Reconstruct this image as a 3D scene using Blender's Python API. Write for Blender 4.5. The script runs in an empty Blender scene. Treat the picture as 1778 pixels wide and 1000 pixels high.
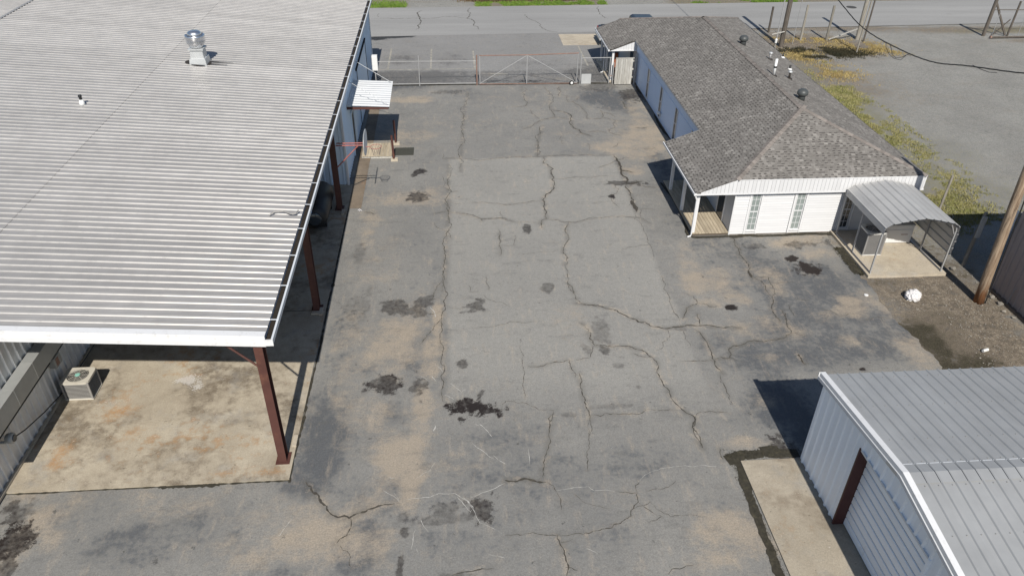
import bpy, bmesh, math, random
import numpy as np
from mathutils import Vector, Matrix, Euler
random.seed(7)
SC = bpy.context.scene
C = SC.collection
R = math.radians

# ------------------------------------------------------------------ camera
cam_d = bpy.data.cameras.new('camera')
cam_d.sensor_width = 36.0
cam_d.sensor_fit = 'HORIZONTAL'
cam_d.lens = 26.69
cam_d.clip_start = 0.1
cam_d.clip_end = 2000
cam = bpy.data.objects.new('camera', cam_d)
C.objects.link(cam)
cr_, cu_, cf_ = Vector((0.99702, -0.07606, 0.01288)), Vector((0.03200, 0.55976, 0.82804)), Vector((0.07019, 0.82516, -0.56053))
cam.matrix_world = Matrix(((cr_.x, cu_.x, -cf_.x, 0), (cr_.y, cu_.y, -cf_.y, 0), (cr_.z, cu_.z, -cf_.z, 16.0), (0, 0, 0, 1)))
SC.camera = cam

# ------------------------------------------------------------------ sky, sun, exposure
SUN_DIR = Vector((-0.014, 1.064, -1.0)).normalized()      # the way the light travels
w = bpy.data.worlds.new('World')
SC.world = w
w.use_nodes = True
wn = w.node_tree
wn.nodes.clear()
sky = wn.nodes.new('ShaderNodeTexSky')
sky.sky_type = 'NISHITA'
sky.sun_disc = False
sky.sun_elevation = R(43.2)
sky.sun_rotation = R(178.4)
sky.altitude = 100
sky.air_density = 1.0
sky.dust_density = 0.6
sky.ozone_density = 1.6
bg = wn.nodes.new('ShaderNodeBackground')
bg.inputs['Strength'].default_value = 0.076
wo = wn.nodes.new('ShaderNodeOutputWorld')
wn.links.new(sky.outputs[0], bg.inputs['Color'])
wn.links.new(bg.outputs[0], wo.inputs['Surface'])
sl = bpy.data.lights.new('sun', 'SUN')
sl.energy = 4.8
sl.angle = R(0.53)
sl.color = (1.0, 0.955, 0.875)
sun = bpy.data.objects.new('sun', sl)
sun.rotation_euler = SUN_DIR.to_track_quat('-Z', 'Y').to_euler()
sun.location = (0, -30, 40)
C.objects.link(sun)
SC.view_settings.view_transform = 'Standard'
SC.view_settings.look = 'None'
SC.view_settings.gamma = 1.0
SC.view_settings.use_curve_mapping = False
SC.view_settings.exposure = 0.28
SC.cycles.max_bounces = 6
SC.cycles.use_denoising = True
SC.cycles.denoiser = 'OPENIMAGEDENOISE'
SC.cycles.denoising_input_passes = 'RGB_ALBEDO_NORMAL'
SC.cycles.denoising_prefilter = 'ACCURATE'
SC.cycles.use_adaptive_sampling = False
SC.cycles.sample_clamp_indirect = 4.0

# ------------------------------------------------------------------ node helper
class NT:
    def __init__(s, name):
        s.m = bpy.data.materials.new(name)
        s.m.use_nodes = True
        s.t = s.m.node_tree
        s.b = s.t.nodes['Principled BSDF']
        g = s.n('ShaderNodeNewGeometry')
        s.pos = g.outputs['Position']
    def n(s, typ, **k):
        x = s.t.nodes.new(typ)
        for a, v in k.items():
            setattr(x, a, v)
        return x
    def put(s, sock, v):
        if hasattr(v, 'is_linked') or hasattr(v, 'links'):
            s.t.links.new(v, sock)
        elif isinstance(v, (tuple, list)) and len(v) == 3 and sock.type == 'RGBA':
            sock.default_value = (*v, 1)
        else:
            sock.default_value = v
    def vec(s, scale, rot=0.0, off=(0, 0, 0), src=None):
        x = s.n('ShaderNodeMapping')
        s.put(x.inputs['Vector'], src or s.pos)
        x.inputs['Scale'].default_value = scale
        x.inputs['Rotation'].default_value = (0, 0, rot)
        x.inputs['Location'].default_value = off
        return x.outputs[0]
    def noise(s, scale, detail=4.0, rough=0.55, vec=None, dist=0.0):
        x = s.n('ShaderNodeTexNoise')
        s.put(x.inputs['Vector'], vec or s.pos)
        x.inputs['Scale'].default_value = scale
        x.inputs['Detail'].default_value = detail
        x.inputs['Roughness'].default_value = rough
        x.inputs['Distortion'].default_value = dist
        return x.outputs['Fac']
    def cn(s, scale, detail=5.0, rough=0.6, vec=None, lo=0.34, hi=0.66):
        """noise stretched to the full 0-1 range"""
        return s.lin(s.noise(scale, detail, rough, vec), 0.0, 1.0, lo, hi)
    def math(s, op, a, b=0.0, c=0.0, clamp=False):
        x = s.n('ShaderNodeMath', operation=op, use_clamp=clamp)
        s.put(x.inputs[0], a)
        s.put(x.inputs[1], b)
        s.put(x.inputs[2], c)
        return x.outputs[0]
    def step(s, v, lo, hi):
        x = s.n('ShaderNodeMapRange', interpolation_type='SMOOTHSTEP')
        s.put(x.inputs['Value'], v)
        x.inputs['From Min'].default_value = lo
        x.inputs['From Max'].default_value = hi
        return x.outputs[0]
    def lin(s, v, a, b, lo=0.0, hi=1.0):
        x = s.n('ShaderNodeMapRange')
        s.put(x.inputs['Value'], v)
        x.inputs['From Min'].default_value = lo
        x.inputs['From Max'].default_value = hi
        x.inputs['To Min'].default_value = a
        x.inputs['To Max'].default_value = b
        x.clamp = True
        return x.outputs[0]
    def mix(s, f, a, b, mode='MIX'):
        x = s.n('ShaderNodeMix', data_type='RGBA', blend_type=mode)
        s.put(x.inputs[0], f)
        s.put(x.inputs[6], a)
        s.put(x.inputs[7], b)
        return x.outputs[2]
    def mul(s, col, f):
        x = s.n('ShaderNodeVectorMath', operation='SCALE')
        s.put(x.inputs[0], col if not isinstance(col, tuple) else col)
        s.put(x.inputs[3], f)
        return x.outputs[0]
    def attr(s, name):
        return s.n('ShaderNodeAttribute', attribute_name=name).outputs['Fac']
    def rnd(s):
        return s.n('ShaderNodeObjectInfo').outputs['Random']
    def bump(s, h, strength=0.3, dist=0.01):
        x = s.n('ShaderNodeBump')
        x.inputs['Strength'].default_value = strength
        x.inputs['Distance'].default_value = dist
        s.put(x.inputs['Height'], h)
        s.t.links.new(x.outputs[0], s.b.inputs['Normal'])
    def out(s, col, rough=0.8, metal=0.0, spec=0.4):
        s.put(s.b.inputs['Base Color'], col)
        s.put(s.b.inputs['Roughness'], rough)
        s.put(s.b.inputs['Metallic'], metal)
        s.b.inputs['Specular IOR Level'].default_value = spec
        return s.m

def simple(name, col, rough=0.7, metal=0.0, var=0.12, scale=2.0, objvar=0.0, dirt=None, dirtamt=0.5, dscale=1.5, bump=0.0, bscale=60, spec=0.4, stretch=None):
    t = NT(name)
    v = t.vec(stretch) if stretch else t.pos
    k = t.lin(t.noise(scale, 6, 0.6, v), 1 - var * 1.8, 1 + var * 1.8)
    if objvar:
        k = t.math('MULTIPLY', k, t.lin(t.rnd(), 1 - objvar, 1 + objvar))
    c = t.mul(col, k)
    if dirt:
        m = t.step(t.noise(dscale, 9, 0.68, v), 0.62 - dirtamt * 0.25, 0.82 - dirtamt * 0.15)
        c = t.mix(t.math('MULTIPLY', m, min(1, dirtamt + 0.3)), c, dirt)
    if bump:
        t.bump(t.noise(bscale, 4), bump, 0.01)
    return t.out(c, rough, metal, spec)

# ------------------------------------------------------------------ mesh helper
class MB:
    def __init__(s):
        s.v = []; s.f = []; s.mi = []; s.cur = 0
    def add(s, vs, fs):
        o = len(s.v)
        s.v += [tuple(p) for p in vs]
        for f in fs:
            s.f.append([i + o for i in f]); s.mi.append(s.cur)
        return s
    def box(s, x0, x1, y0, y1, z0, z1):
        return s.add([(x0, y0, z0), (x1, y0, z0), (x1, y1, z0), (x0, y1, z0), (x0, y0, z1), (x1, y0, z1), (x1, y1, z1), (x0, y1, z1)],
                     [(0, 3, 2, 1), (4, 5, 6, 7), (0, 1, 5, 4), (1, 2, 6, 5), (2, 3, 7, 6), (3, 0, 4, 7)])
    def quad(s, a, b, c, d):
        return s.add([a, b, c, d], [(0, 1, 2, 3)])
    def poly(s, pts):
        return s.add(pts, [tuple(range(len(pts)))])
    def prism(s, pts, d):
        n = len(pts); d = Vector(d)
        q = [tuple(Vector(p) + d) for p in pts]
        return s.add(list(pts) + q, [tuple(range(n)), tuple(range(2 * n - 1, n - 1, -1))] + [(i, n + i, n + (i + 1) % n, (i + 1) % n) for i in range(n)])
    def beam(s, p0, p1, w, h, up=(0, 0, 1)):
        p0, p1 = Vector(p0), Vector(p1)
        d = (p1 - p0).normalized()
        u = Vector(up)
        if abs(d.dot(u)) > 0.98:
            u = Vector((0, 1, 0))
        a = d.cross(u).normalized() * w / 2
        b = a.cross(d).normalized() * h / 2
        v = []
        for p in (p0, p1):
            v += [p - a - b, p + a - b, p + a + b, p - a + b]
        return s.add(v, [(3, 2, 1, 0), (4, 5, 6, 7), (0, 1, 5, 4), (1, 2, 6, 5), (2, 3, 7, 6), (3, 0, 4, 7)])
    def tube(s, pts, r, n=8, cap=True):
        pts = [Vector(p) for p in pts]
        rs = r if isinstance(r, (list, tuple)) else [r] * len(pts)
        o = len(s.v); vs = []; fs = []
        ref = Vector((0.13, 0.21, 0.97))
        for i, p in enumerate(pts):
            d = (pts[min(i + 1, len(pts) - 1)] - pts[max(i - 1, 0)]).normalized()
            a = d.cross(ref)
            if a.length < 0.1:
                a = d.cross(Vector((1, 0, 0)))
            a.normalize(); b = d.cross(a)
            for k in range(n):
                t = 2 * math.pi * k / n
                vs.append(p + (a * math.cos(t) + b * math.sin(t)) * rs[i])
        for i in range(len(pts) - 1):
            for k in range(n):
                k2 = (k + 1) % n
                fs.append((i * n + k, i * n + k2, (i + 1) * n + k2, (i + 1) * n + k))
        if cap:
            fs.append(tuple(range(n - 1, -1, -1)))
            fs.append(tuple(range((len(pts) - 1) * n, len(pts) * n)))
        return s.add(vs, fs)
    def lathe(s, prof, c=(0, 0, 0), n=24, axis='Z'):
        vs = []; fs = []
        for r, z in prof:
            for k in range(n):
                t = 2 * math.pi * k / n
                p = (r * math.cos(t), r * math.sin(t), z)
                if axis == 'Y':
                    p = (p[0], p[2], -p[1])
                elif axis == 'X':
                    p = (p[2], p[0], p[1])
                vs.append((c[0] + p[0], c[1] + p[1], c[2] + p[2]))
        for i in range(len(prof) - 1):
            for k in range(n):
                k2 = (k + 1) % n
                fs.append((i * n + k, i * n + k2, (i + 1) * n + k2, (i + 1) * n + k))
        fs.append(tuple(range(n - 1, -1, -1)))
        fs.append(tuple(range((len(prof) - 1) * n, len(prof) * n)))
        return s.add(vs, fs)
    def mesh(s, name, mats, smooth=False):
        me = bpy.data.meshes.new(name)
        me.from_pydata(s.v, [], s.f)
        for m in (mats if isinstance(mats, (list, tuple)) else [mats]):
            me.materials.append(m)
        if any(s.mi):
            me.polygons.foreach_set('material_index', s.mi)
        if smooth:
            me.polygons.foreach_set('use_smooth', [True] * len(s.f))
        me.update()
        return me
    def build(s, name, mats, parent=None, smooth=False, bevel=0.0):
        return put(name, s.mesh(name, mats, smooth), parent, bevel=bevel)

def put(name, me, parent=None, loc=None, rot=None, mat=None, bevel=0.0):
    """link one mesh as an object; parts are given in world axes, whatever the parent's place"""
    o = bpy.data.objects.new(name, me)
    C.objects.link(o)
    if parent is not None:
        o.parent = parent
        if parent.type == 'EMPTY':
            o.matrix_parent_inverse = Matrix.Translation(-parent.location)
    if mat is not None:
        o.matrix_local = mat
    if loc is not None:
        o.location = loc
    if rot is not None:
        o.rotation_euler = rot
    if bevel:
        b = o.modifiers.new('bevel', 'BEVEL')
        b.width = bevel; b.segments = 2; b.limit_method = 'ANGLE'
    return o

def tag(o, label, cat, group=None):
    o['label'] = label; o['category'] = cat
    if group:
        o['group'] = group
    return o
def thing(name, loc, label, cat, group=None):
    o = bpy.data.objects.new(name, None)
    o.empty_display_size = 0.3
    o.location = loc
    C.objects.link(o)
    return tag(o, label, cat, group)
def struct(o):
    o['kind'] = 'structure'
    return o
def stuff(o):
    o['kind'] = 'stuff'
    return o

# ------------------------------------------------------------------ value noise for ground masks
_rs = np.random.RandomState(11)
_lat = _rs.rand(256, 256)
def vnoise(x, y, sc, seed=0):
    x = x * sc + seed * 17.3 + 300; y = y * sc + seed * 9.1 + 300
    xi = np.floor(x).astype(int); yi = np.floor(y).astype(int)
    fx = x - xi; fy = y - yi
    fx = fx * fx * (3 - 2 * fx); fy = fy * fy * (3 - 2 * fy)
    L = lambda a, b: _lat[a % 256, b % 256]
    return (L(xi, yi) * (1 - fx) + L(xi + 1, yi) * fx) * (1 - fy) + (L(xi, yi + 1) * (1 - fx) + L(xi + 1, yi + 1) * fx) * fy
def fbm(x, y, sc, seed=0, oct=4):
    v = 0; a = 0.5; t = 0
    for i in range(oct):
        v = v + a * vnoise(x, y, sc * 2 ** i, seed + i); t += a; a *= 0.55
    return v / t
def blobs(X, Y, L, wob=0.9, fall=1.5, nsc=1.6, seed=0):
    out = np.zeros_like(X)
    n1 = (fbm(X, Y, nsc, seed, 5) - 0.5) * 2 * wob
    for cx, cy, rx, ry, s in L:
        d = np.sqrt(((X - cx) / rx) ** 2 + ((Y - cy) / ry) ** 2) + n1
        out = np.maximum(out, s * np.clip(fall - d, 0, 1))
    return out
def stains(X, Y, L, wob, fall, nsc, seed):
    """shape and strength of crisp-edged stains"""
    shp = np.zeros_like(X); stg = np.zeros_like(X)
    n1 = (fbm(X, Y, nsc, seed, 3) - 0.5) * 2 * wob + (fbm(X, Y, 6.5, seed + 3, 3) - 0.5) * 2 * wob
    for cx, cy, rx, ry, s in L:
        v = np.clip(fall - np.sqrt(((X - cx) / rx) ** 2 + ((Y - cy) / ry) ** 2) - n1, 0, 1)
        m = v > shp
        shp = np.where(m, v, shp); stg = np.where(m, s, stg)
    return shp, stg
def crack_halo(X, Y, cracks, reach=0.30):
    out = np.zeros_like(X)
    for w_, pts in cracks:
        for (ax, ay), (bx, by) in zip(pts, pts[1:]):
            m = (X > min(ax, bx) - reach) & (X < max(ax, bx) + reach) & (Y > min(ay, by) - reach) & (Y < max(ay, by) + reach)
            if not m.any():
                continue
            px, py = X[m], Y[m]
            dx, dy = bx - ax, by - ay
            t = np.clip(((px - ax) * dx + (py - ay) * dy) / (dx * dx + dy * dy + 1e-9), 0, 1)
            d = np.hypot(px - ax - t * dx, py - ay - t * dy)
            out[m] = np.maximum(out[m], np.clip(1 - d / reach, 0, 1) * min(1.0, w_ / 0.035))
    return out
def grid_mesh(name, X, Y, Z, attrs, mat):
    ny, nx = X.shape
    me = bpy.data.meshes.new(name)
    co = np.stack([X, Y, Z], -1).reshape(-1, 3)
    idx = np.arange(nx * ny).reshape(ny, nx)
    q = np.stack([idx[:-1, :-1], idx[:-1, 1:], idx[1:, 1:], idx[1:, :-1]], -1).reshape(-1)
    nf = (nx - 1) * (ny - 1)
    me.vertices.add(nx * ny)
    me.vertices.foreach_set('co', co.astype(np.float32).ravel())
    me.loops.add(nf * 4)
    me.loops.foreach_set('vertex_index', q.astype(np.int32))
    me.polygons.add(nf)
    me.polygons.foreach_set('loop_start', (np.arange(nf) * 4).astype(np.int32))
    me.update(calc_edges=True)
    for k, a in attrs.items():
        at = me.attributes.new(k, 'FLOAT', 'POINT')
        at.data.foreach_set('value', a.astype(np.float32).ravel())
    me.materials.append(mat)
    me.validate()
    return me

# ------------------------------------------------------------------ traced ground marks, plus shade painted behind the shed (metres, plan view)
CRACKS=[(0.031,[(0.94,44.78),(0.7,42.63),(0.62,40.9),(0.51,38.94),(0.4,36.97),(0.33,35.14),(0.29,33.72)]),(0.025,[(-0.4,35.32),(0.33,35.14),(1.25,34.95),(2.25,35.2),(3.13,35.3),(4.12,35.23),(5.39,35.38),(6.65,35.36),(8.09,35.29)]),(0.026,[(4.27,45.64),(4.31,44.33),(4.39,42.87),(4.23,42.28),(3.4,42.22)]),(0.029,[(5.64,45.58),(5.89,44.48),(5.65,42.42),(5.69,41.25),(5.71,40.5),(4.97,40.16),(4.42,39.47),(3.82,38.88)]),(0.025,[(4.48,41.88),(4.48,41.11),(4.78,40.35)]),(0.034,[(4.92,39.36),(4.66,38.24),(4.34,36.78),(4.15,35.26)]),(0.031,[(6.6,45.55),(6.41,43.82)]),(0.036,[(5.7,41.63),(6.3,41.32),(6.66,40.83),(6.53,39.2),(6.58,38.84),(6.83,38.66),(6.88,38.15),(7.3,37.79)]),(0.024,[(5.71,40.5),(6.56,40.13)]),(0.019,[(6.88,38.15),(6.41,37.66)]),(0.025,[(6.87,43.91),(6.8,42.88),(7.09,42.86),(7.43,42.15),(7.55,41.55),(7.52,40.23),(8.11,40.21),(8.61,40.28),(9.03,39.89),(9.56,39.74)]),(0.022,[(7.02,42.87),(7.58,43.67)]),(0.024,[(9.03,39.89),(8.85,38.92),(8.48,38.59),(8.41,38.24),(8.65,37.9),(8.9,37.8)]),(0.024,[(7.25,38.33),(7.8,38.41),(8.23,38.17)]),(0.025,[(8.48,41.52),(8.52,40.94),(8.39,40.38)]),(0.025,[(8.55,41.13),(8.94,40.92),(9.15,40.35)]),(0.027,[(8.22,36.29),(8.47,36.43),(8.63,36.75)]),(0.027,[(9.77,35.95),(10.44,36.06)]),(0.028,[(9.86,38.84),(10.18,38.72),(11.08,38.78)]),(0.019,[(5.78,37.86),(5.69,36.72)]),(0.035,[(10.0,42.84),(10.06,42.24),(10.02,41.65)]),(0.015,[(6.98,36.82),(6.97,35.96)]),(0.017,[(4.39,42.87),(5.64,42.92)]),(0.018,[(6.22,44.04),(6.94,43.84),(7.52,43.73)]),(0.038,[(4.5,35.2),(4.52,34.86),(4.42,34.52),(4.63,34.11),(4.67,33.52),(4.6,32.63),(4.59,31.9),(4.52,31.55),(4.15,31.1),(3.92,30.54),(3.98,30.09),(3.91,29.23),(3.94,28.81)]),(0.034,[(3.94,28.81),(3.67,28.67),(3.62,28.42),(3.62,28.02)]),(0.02,[(1.69,28.93),(1.99,28.92),(2.42,28.64),(3.55,28.5)]),(0.026,[(3.93,28.76),(4.38,28.69),(4.65,28.45),(5.09,28.42),(5.58,28.64),(6.42,28.79),(7.25,28.87),(7.98,28.7),(8.32,28.17)]),(0.033,[(4.84,28.44),(4.63,27.96),(4.58,26.91),(4.31,26.27),(4.26,25.92),(4.37,25.56),(4.21,25.05)]),(0.019,[(4.67,32.73),(5.79,32.85),(6.74,32.83),(7.59,32.86)]),(0.021,[(2.02,30.14),(2.54,30.19),(3.29,30.44),(3.89,30.43)]),(0.024,[(7.06,33.86),(7.6,34.16),(8.15,34.61),(8.63,34.96),(8.86,34.79)]),(0.093,[(8.1,35.24),(8.14,34.55),(8.13,33.61),(8.09,32.84),(8.08,31.97)]),(0.077,[(8.08,31.97),(8.61,32.12),(8.86,32.23)]),(0.043,[(8.08,31.97),(8.07,31.13),(8.02,30.1),(7.97,29.23)]),(0.122,[(7.99,30.33),(8.0,29.88),(7.98,29.29)]),(0.06,[(8.07,33.61),(8.32,33.4),(8.62,33.23)]),(0.026,[(8.63,31.94),(9.0,31.62),(9.43,31.56)]),(0.019,[(7.2,32.44),(7.39,32.12),(7.66,32.05),(8.04,32.05)]),(0.019,[(7.59,31.99),(7.43,31.58),(7.61,31.51),(7.35,30.99),(7.14,30.89),(7.09,30.49),(7.26,29.7)]),(0.017,[(7.97,29.23),(7.93,27.99),(7.87,26.63),(7.78,25.2)]),(0.017,[(6.64,26.05),(7.07,26.26),(7.87,26.4)]),(0.027,[(1.76,27.73),(1.82,27.06),(1.72,26.69),(1.77,26.41),(1.7,25.88)]),(0.019,[(2.4,27.5),(2.4,27.12),(2.31,26.66)]),(0.014,[(1.75,26.69),(2.5,26.65)]),(0.012,[(2.34,25.89),(3.15,26.02),(3.85,26.03),(4.16,26.24)]),(0.018,[(8.09,29.46),(8.77,29.46)]),(0.018,[(8.22,29.43),(8.07,28.75)]),(0.024,[(4.21,25.05),(4.26,24.55),(4.14,23.82),(4.3,22.66),(4.67,22.28),(5.07,22.14)]),(0.024,[(4.33,37.02),(4.3,36.13),(4.17,35.29)]),(0.036,[(4.26,22.43),(4.75,22.29),(5.12,22.19),(5.69,21.88),(6.15,21.36),(6.54,21.13),(6.73,20.86),(7.18,20.72),(7.7,20.79),(8.09,20.86),(8.45,20.81),(9.2,20.64),(9.87,20.6)]),(0.033,[(4.27,21.21),(4.48,20.8),(4.43,20.31),(4.54,19.92),(4.95,19.85),(5.53,19.82),(6.02,19.6),(6.34,19.21),(6.44,18.89),(6.36,18.55),(6.39,17.95),(6.51,17.53),(6.48,17.21),(6.61,16.85),(6.78,16.5),(6.99,16.3),(6.92,16.05),(6.8,15.91),(6.78,15.55),(6.85,15.06)]),(0.035,[(8.25,20.57),(8.39,19.98),(8.4,19.41),(8.35,18.96),(8.45,18.25)]),(0.023,[(8.34,18.17),(8.33,17.5),(8.34,17.18),(8.32,16.79)]),(0.02,[(7.21,18.94),(7.78,18.9),(8.31,18.91)]),(0.035,[(8.38,18.95),(8.93,19.01),(9.04,19.19),(9.04,19.46),(9.56,19.67),(10.06,19.88),(10.59,19.84),(11.11,19.91),(11.54,20.23)]),(0.03,[(11.54,20.23),(11.6,20.88),(11.68,21.51)]),(0.018,[(11.54,20.23),(11.78,20.07),(11.96,20.01)]),(0.049,[(11.31,19.05),(11.33,18.51)]),(0.03,[(7.93,21.2),(8.19,21.71),(8.36,21.97),(8.74,22.17),(9.04,22.09),(9.09,21.93),(9.55,21.96)]),(0.023,[(8.74,22.17),(8.7,22.62),(8.49,22.8)]),(0.029,[(8.53,21.53),(8.52,21.17),(8.41,20.81)]),(0.022,[(7.8,24.02),(7.78,22.84),(7.76,21.52),(7.78,21.11)]),(0.014,[(7.77,20.6),(7.78,19.63)]),(0.025,[(3.83,16.61),(4.46,16.59),(5.2,16.56),(5.61,16.74)]),(0.019,[(5.61,16.74),(6.08,16.68),(6.56,16.66)]),(0.031,[(3.8,18.53),(3.76,18.03),(3.75,17.46),(3.82,16.68),(3.79,16.39)]),(0.019,[(6.99,16.3),(7.21,16.51),(7.9,16.47),(8.05,16.43)]),(0.024,[(5.75,19.43),(6.0,19.26),(6.34,19.21)]),(0.012,[(3.77,16.39),(3.63,15.68)]),(0.02,[(3.79,19.19),(4.27,19.29),(4.49,19.93)]),(0.017,[(7.25,20.73),(7.22,20.24),(6.88,19.97),(6.53,19.52)]),(0.021,[(8.93,19.01),(9.12,18.86),(9.27,18.81)]),(0.019,[(3.79,18.41),(3.68,18.45)]),(0.034,[(11.57,26.89),(11.47,26.39),(11.5,25.91),(11.37,25.44),(11.46,24.98),(11.5,24.6),(11.34,24.24),(11.32,23.74),(11.32,23.6)]),(0.094,[(11.34,24.24),(11.32,23.95),(11.32,23.74)]),(0.023,[(11.44,23.95),(11.47,23.59),(11.65,23.2),(11.56,22.89),(11.57,22.56),(11.65,22.46)]),(0.023,[(11.44,23.73),(11.99,23.7),(11.89,23.22),(11.88,22.81),(11.65,22.46)]),(0.031,[(11.65,22.46),(11.54,22.04),(11.35,21.73),(11.31,21.42),(11.38,20.87)]),(0.018,[(12.5,22.21),(12.64,22.14),(12.89,22.09)]),(0.018,[(12.06,21.88),(12.01,21.51),(11.97,21.17)]),(0.022,[(11.68,21.52),(11.68,21.22),(11.59,20.81)]),(0.018,[(13.2,21.47),(13.45,21.42),(13.57,21.2),(13.82,21.09),(14.03,21.2),(14.25,21.17)]),(0.018,[(14.49,20.81),(14.83,20.92),(15.34,20.89)]),(0.012,[(11.9,23.36),(12.85,23.34)]),(0.026,[(-0.58,24.49),(-0.64,24.08),(-0.53,23.77),(-0.56,22.79),(-0.64,21.87),(-0.68,20.49),(-0.59,19.92),(-0.64,19.53),(-0.52,19.14),(-0.57,18.26),(-0.64,17.78),(-0.41,17.29)]),(0.024,[(-0.64,21.78),(-0.9,21.27),(-1.35,20.37)]),(0.026,[(-0.64,24.08),(-0.81,23.84),(-0.89,23.44),(-1.02,22.91)]),(0.019,[(1.08,24.4),(1.12,23.47)]),(0.016,[(0.4,23.82),(0.41,23.36),(0.75,23.39)]),(0.018,[(0.4,21.16),(1.08,21.19),(1.56,21.3),(1.78,21.46),(2.84,21.42)]),(0.017,[(2.01,20.09),(2.02,19.29),(1.97,18.25),(1.95,17.41)]),(0.026,[(2.19,19.0),(2.53,18.94),(3.09,19.15),(3.6,19.21),(3.59,18.82),(3.65,18.36)]),(0.032,[(4.13,23.81),(4.31,23.09)]),(0.016,[(1.15,16.86),(1.21,17.19),(1.34,17.38),(1.61,17.33),(2.06,17.14),(2.31,16.92),(2.81,16.88)]),(0.018,[(2.74,16.86),(2.68,16.51),(2.55,16.2)]),(0.013,[(0.91,23.19),(1.32,22.68),(1.85,22.37)]),(0.03,[(-0.29,34.53),(-0.34,32.29),(-0.38,31.1),(-0.35,30.25),(-0.33,29.71),(-0.43,27.67),(-0.48,26.27),(-0.53,24.34),(-0.61,23.46)]),(0.029,[(-0.33,29.71),(0.31,29.47),(1.05,28.97),(1.94,28.99),(2.42,28.7)]),(0.021,[(-0.96,28.75),(-0.83,28.3),(-0.4,27.91),(-0.19,27.29)]),(0.017,[(-0.54,35.84),(-0.58,35.23),(-0.21,35.21)]),(0.023,[(-0.45,31.99),(-0.18,31.6),(0.09,31.66)]),(0.016,[(-0.65,33.4),(-0.58,32.15),(-0.38,31.84)]),(0.026,[(-0.52,30.61),(-0.36,29.71),(-0.96,29.54)]),(0.03,[(-4.02,29.83),(-3.56,29.61)]),(0.021,[(1.76,28.04),(1.78,26.95),(1.67,26.55)]),(0.018,[(1.98,29.59),(1.98,28.99)]),(0.029,[(1.05,28.97),(1.11,28.77)]),(0.023,[(0.72,30.48),(1.64,30.36),(2.15,30.19),(2.54,30.31)]),(0.031,[(2.67,16.68),(2.53,15.99),(2.38,15.25),(2.22,14.63),(2.12,14.26)]),(0.018,[(3.8,16.61),(3.59,15.34),(3.42,14.4)]),(0.033,[(6.91,16.42),(6.99,16.23),(6.79,15.89),(6.87,15.05)]),(0.047,[(1.09,14.22),(1.55,14.21),(2.22,14.07)]),(0.02,[(2.22,14.07),(2.46,13.73),(2.53,13.37),(2.52,13.1)]),(0.02,[(4.03,13.63),(4.46,13.53),(4.63,13.55),(4.59,13.24),(4.34,12.98),(4.3,12.78),(3.93,12.57),(3.48,12.44),(2.97,12.31),(2.39,12.32)]),(0.022,[(2.39,12.32),(1.81,12.39),(1.29,12.42),(0.97,12.4)]),(0.02,[(4.63,13.55),(4.63,13.8),(4.77,13.91)]),(0.015,[(4.34,12.98),(4.9,13.22),(5.05,12.93),(5.33,12.71),(5.84,12.74),(6.25,12.64)]),(0.015,[(4.57,13.24),(4.88,12.88),(5.12,12.72),(4.69,12.55)]),(0.015,[(4.87,13.57),(5.52,13.68),(5.77,13.88)]),(0.034,[(2.31,12.32),(2.39,11.94),(2.42,11.57),(2.43,11.28),(2.38,11.12)]),(0.025,[(2.39,11.37),(2.66,11.27)]),(0.019,[(2.36,12.1),(2.69,12.2)]),(0.025,[(-0.36,11.35),(0.1,11.41),(0.35,11.47),(0.65,11.45)]),(0.019,[(4.85,11.0),(5.04,11.16),(5.52,11.22)]),(0.013,[(2.9,13.63),(3.13,13.33),(3.81,13.08)]),(0.029,[(7.36,14.98),(7.33,14.58)]),(0.043,[(-4.3,14.49),(-4.07,14.12),(-3.71,13.68),(-3.5,13.37),(-3.31,13.25),(-3.01,13.21),(-2.85,13.33),(-2.45,13.48),(-2.11,13.6),(-1.87,13.61)]),(0.028,[(-2.98,13.2),(-2.94,12.9),(-3.02,12.66),(-3.2,12.54),(-3.25,12.44)]),(0.015,[(-3.16,12.4),(-2.9,12.11),(-2.81,11.72)]),(0.065,[(-2.26,63.94),(-2.37,61.47),(-2.25,60.87),(-2.6,58.42)]),(0.039,[(-6.13,61.69),(-2.37,61.59),(1.31,61.49)]),(0.052,[(1.67,64.71),(1.55,62.58),(1.36,61.37),(1.91,60.37),(2.14,58.28)]),(0.037,[(6.15,62.67),(6.41,60.83),(7.34,57.76),(8.02,57.38)]),(0.033,[(-5.6,63.18),(-5.73,61.96)]),(0.04,[(12.4,64.89),(12.21,61.89),(12.51,61.07)])]
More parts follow.
